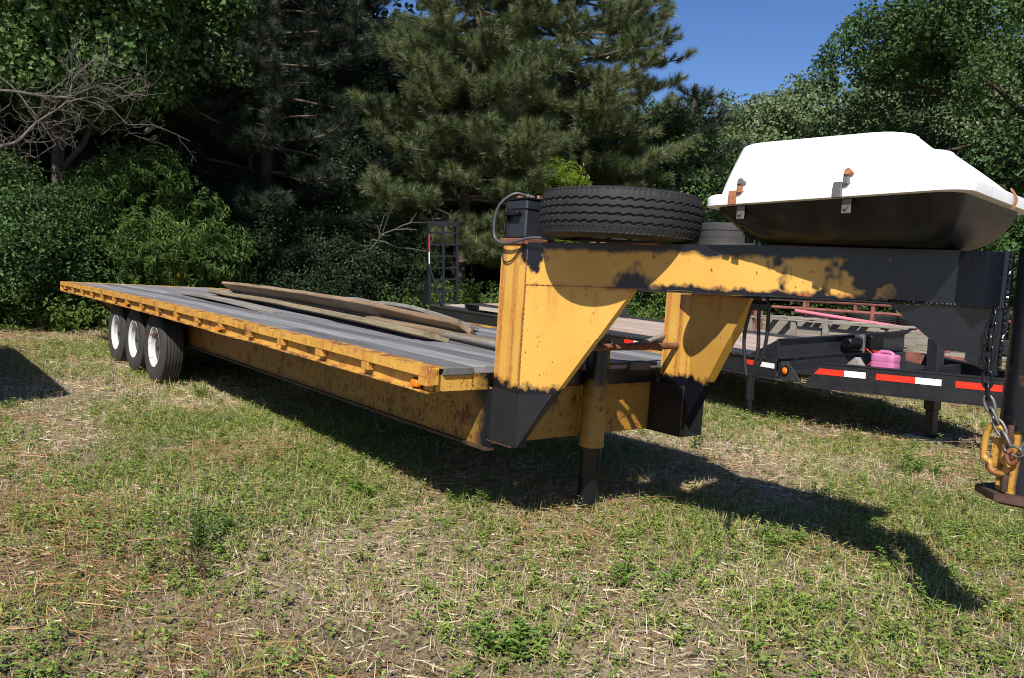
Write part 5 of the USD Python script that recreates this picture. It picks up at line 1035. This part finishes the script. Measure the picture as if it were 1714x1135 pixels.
def scatter_field(name, protos, pos, spin, sc, **t):
    path = scatter(name, '/World', [('patch', (v, f), M['field']) for v, f, _ in protos], pos, aim(np.tile([0, 0, 1.0], (len(pos), 1)), spin), sc, **t)
    for k, (_, _, tv_) in enumerate(protos):
        pm = UsdGeom.Mesh.Get(stage, path + '/patch' + (f'_{k:03d}' if k else '')); UsdGeom.PrimvarsAPI(pm).CreatePrimvar('tone', Sdf.ValueTypeNames.FloatArray, 'vertex').Set(Vt.FloatArray.FromNumpy(tv_.astype(np.float32)))
for k, parts in sets.items():
    A_ = np.vstack(parts); X, Y, s = A_.T; spin = rng.uniform(0, 2 * np.pi, len(X)) if k != 'thatch' else rng.normal(size=len(X)) * 0.5 + 0.5
    sc = np.c_[s, s, s ** 0.6] * rng.uniform(0.8, 1.15, len(X))[:, None]
    scatter_field(nms[k], KG[k], np.c_[X, Y, ground_z(X, Y)], spin, sc, kind='stuff', label=labels[k], cat=nms[k].replace('_', ' '))

# undergrowth along the wood's edge
P, N, S_ = [], [], []
def row(n, x0, y0, x1, y1, wd, h0, h1):
    for _ in range(n):
        t = rng.random(); o = rng.normal() * wd; x = x0 + (x1 - x0) * t + o; y = y0 + (y1 - y0) * t + o * 0.3; h = rng.uniform(0.02, 1) ** 0.8 * rng.uniform(h0, h1); P.append((x, y, float(ground_z(x, y)) + h)); N.append(rng.normal(size=3) * 0.5 + [0.4, -0.3, 0.9]); S_.append(rng.uniform(0.7, 1.3))
row(900, -11.9, -4.0, -12.1, 2.3, 0.45, 0.35, 0.75); row(260, -12.0, 2.3, -12.6, 5.0, 0.4, 0.3, 0.6); row(420, -12.2, 6.0, -10.9, 9.6, 0.45, 0.4, 1.0); row(220, -10.6, 9.8, -9.6, 12.2, 0.5, 0.3, 0.8)
scatter('undergrowth', '/World', pro('weed', 'weed', 'weed_spray'), np.array(P), aim(np.array(N)), np.array(S_), kind='stuff', label='leafy undergrowth along the foot of the wood', cat='undergrowth')

# single weeds one can pick out in the field
def weed_plant(label, xy, h, n_st, spread, mat, Lf=0.05, wr=0.30, cat_='weed', per=16):
    x, y = xy; gz = float(ground_z(x, y)); t = thing('weed_plant', label, cat_, xy); sm, lv = [], []
    for _ in range(n_st):
        d = unit(np.array([rng.normal() * spread, rng.normal() * spread, 1.0])); hh = h * rng.uniform(0.6, 1.05); b = np.array([x, y, gz - 0.01]) + np.r_[rng.normal(size=2) * spread * 0.12, 0]; pts = b + d * (np.linspace(0, 1, 5) * hh)[:, None]; sm.append(tube(pts, np.linspace(0.004, 0.0015, 5), 5))
        tt = np.linspace(0.15, 1, per); a = rng.uniform(0, 6) + np.arange(per) * 2.4; L = Lf * rng.uniform(0.7, 1.2, per) * (1.15 - 0.5 * tt); lv.append(leaves(b + d * (tt * hh)[:, None], np.c_[np.cos(a), np.sin(a), 0.35 + 0.5 * rng.random(per)], np.c_[-0.3 * np.cos(a), -0.3 * np.sin(a), np.ones(per)], L, L * wr, 0.2))
    [obj('stem', q_, M['twig'] if mat == 'deadleaf' else LM[mat], t) for q_ in sm]; obj('foliage', merge(*lv), LM[mat], t, kind='stuff')
WEEDS = [
    ('tall feathery green weed standing in the field left of the trailer', (-0.19, -1.03), 0.27, 5, 0.10, 'lance', 0.055, 0.10, 'weed', 40),
    ('low clump of green weeds beside the tall feathery weed', (-0.42, -0.80), 0.12, 9, 0.55, 'lance', 0.045, 0.28),
    ('brown withered weed clump in front of the tall feathery weed', (-0.05, -1.10), 0.13, 14, 0.6, 'deadleaf', 0.03, 0.25, 'dead weed', 20),
    ('bright broad-leafed weed nearest the camera at bottom centre', (1.28, -0.33), 0.15, 10, 0.40, 'freshweed', 0.060, 0.42),
    ('leaning broad-leafed weed right of the bottom centre weed', (1.14, 0.55), 0.17, 5, 0.5, 'freshweed', 0.085, 0.28, 'weed', 9),
    ('bushy green weed in the sun just left of the coupler', (0.70, 4.20), 0.22, 12, 0.45, 'freshweed', 0.07, 0.3),
    ('dark green weed standing in the sun right of the far foot box', (-0.75, 3.3), 0.24, 4, 0.22, 'lance', 0.06, 0.2),
    ('weed at the edge of the trailer shadow behind the front tyre', (-4.35, 0.30), 0.20, 5, 0.25, 'freshweed', 0.05, 0.4),
    ('thin dark weed stalk standing alone left of the wheels', (-4.9, -0.35), 0.42, 1, 0.25, 'deadleaf', 0.02, 0.25, 'weed', 10),
    ('leafy weed at the edge of the beam shadow by the jack foot', (-0.30, 0.62), 0.13, 8, 0.45, 'freshweed', 0.045, 0.4),
    ('low leafy weed patch in the sun left of the jack foot', (-0.75, 0.10), 0.11, 10, 0.6, 'freshweed', 0.05, 0.36),
    ('pale leafed weed at the shadow edge under the cargo box', (1.15, 1.75), 0.12, 8, 0.5, 'freshweed', 0.055, 0.35)]
for a in WEEDS: weed_plant(*a)
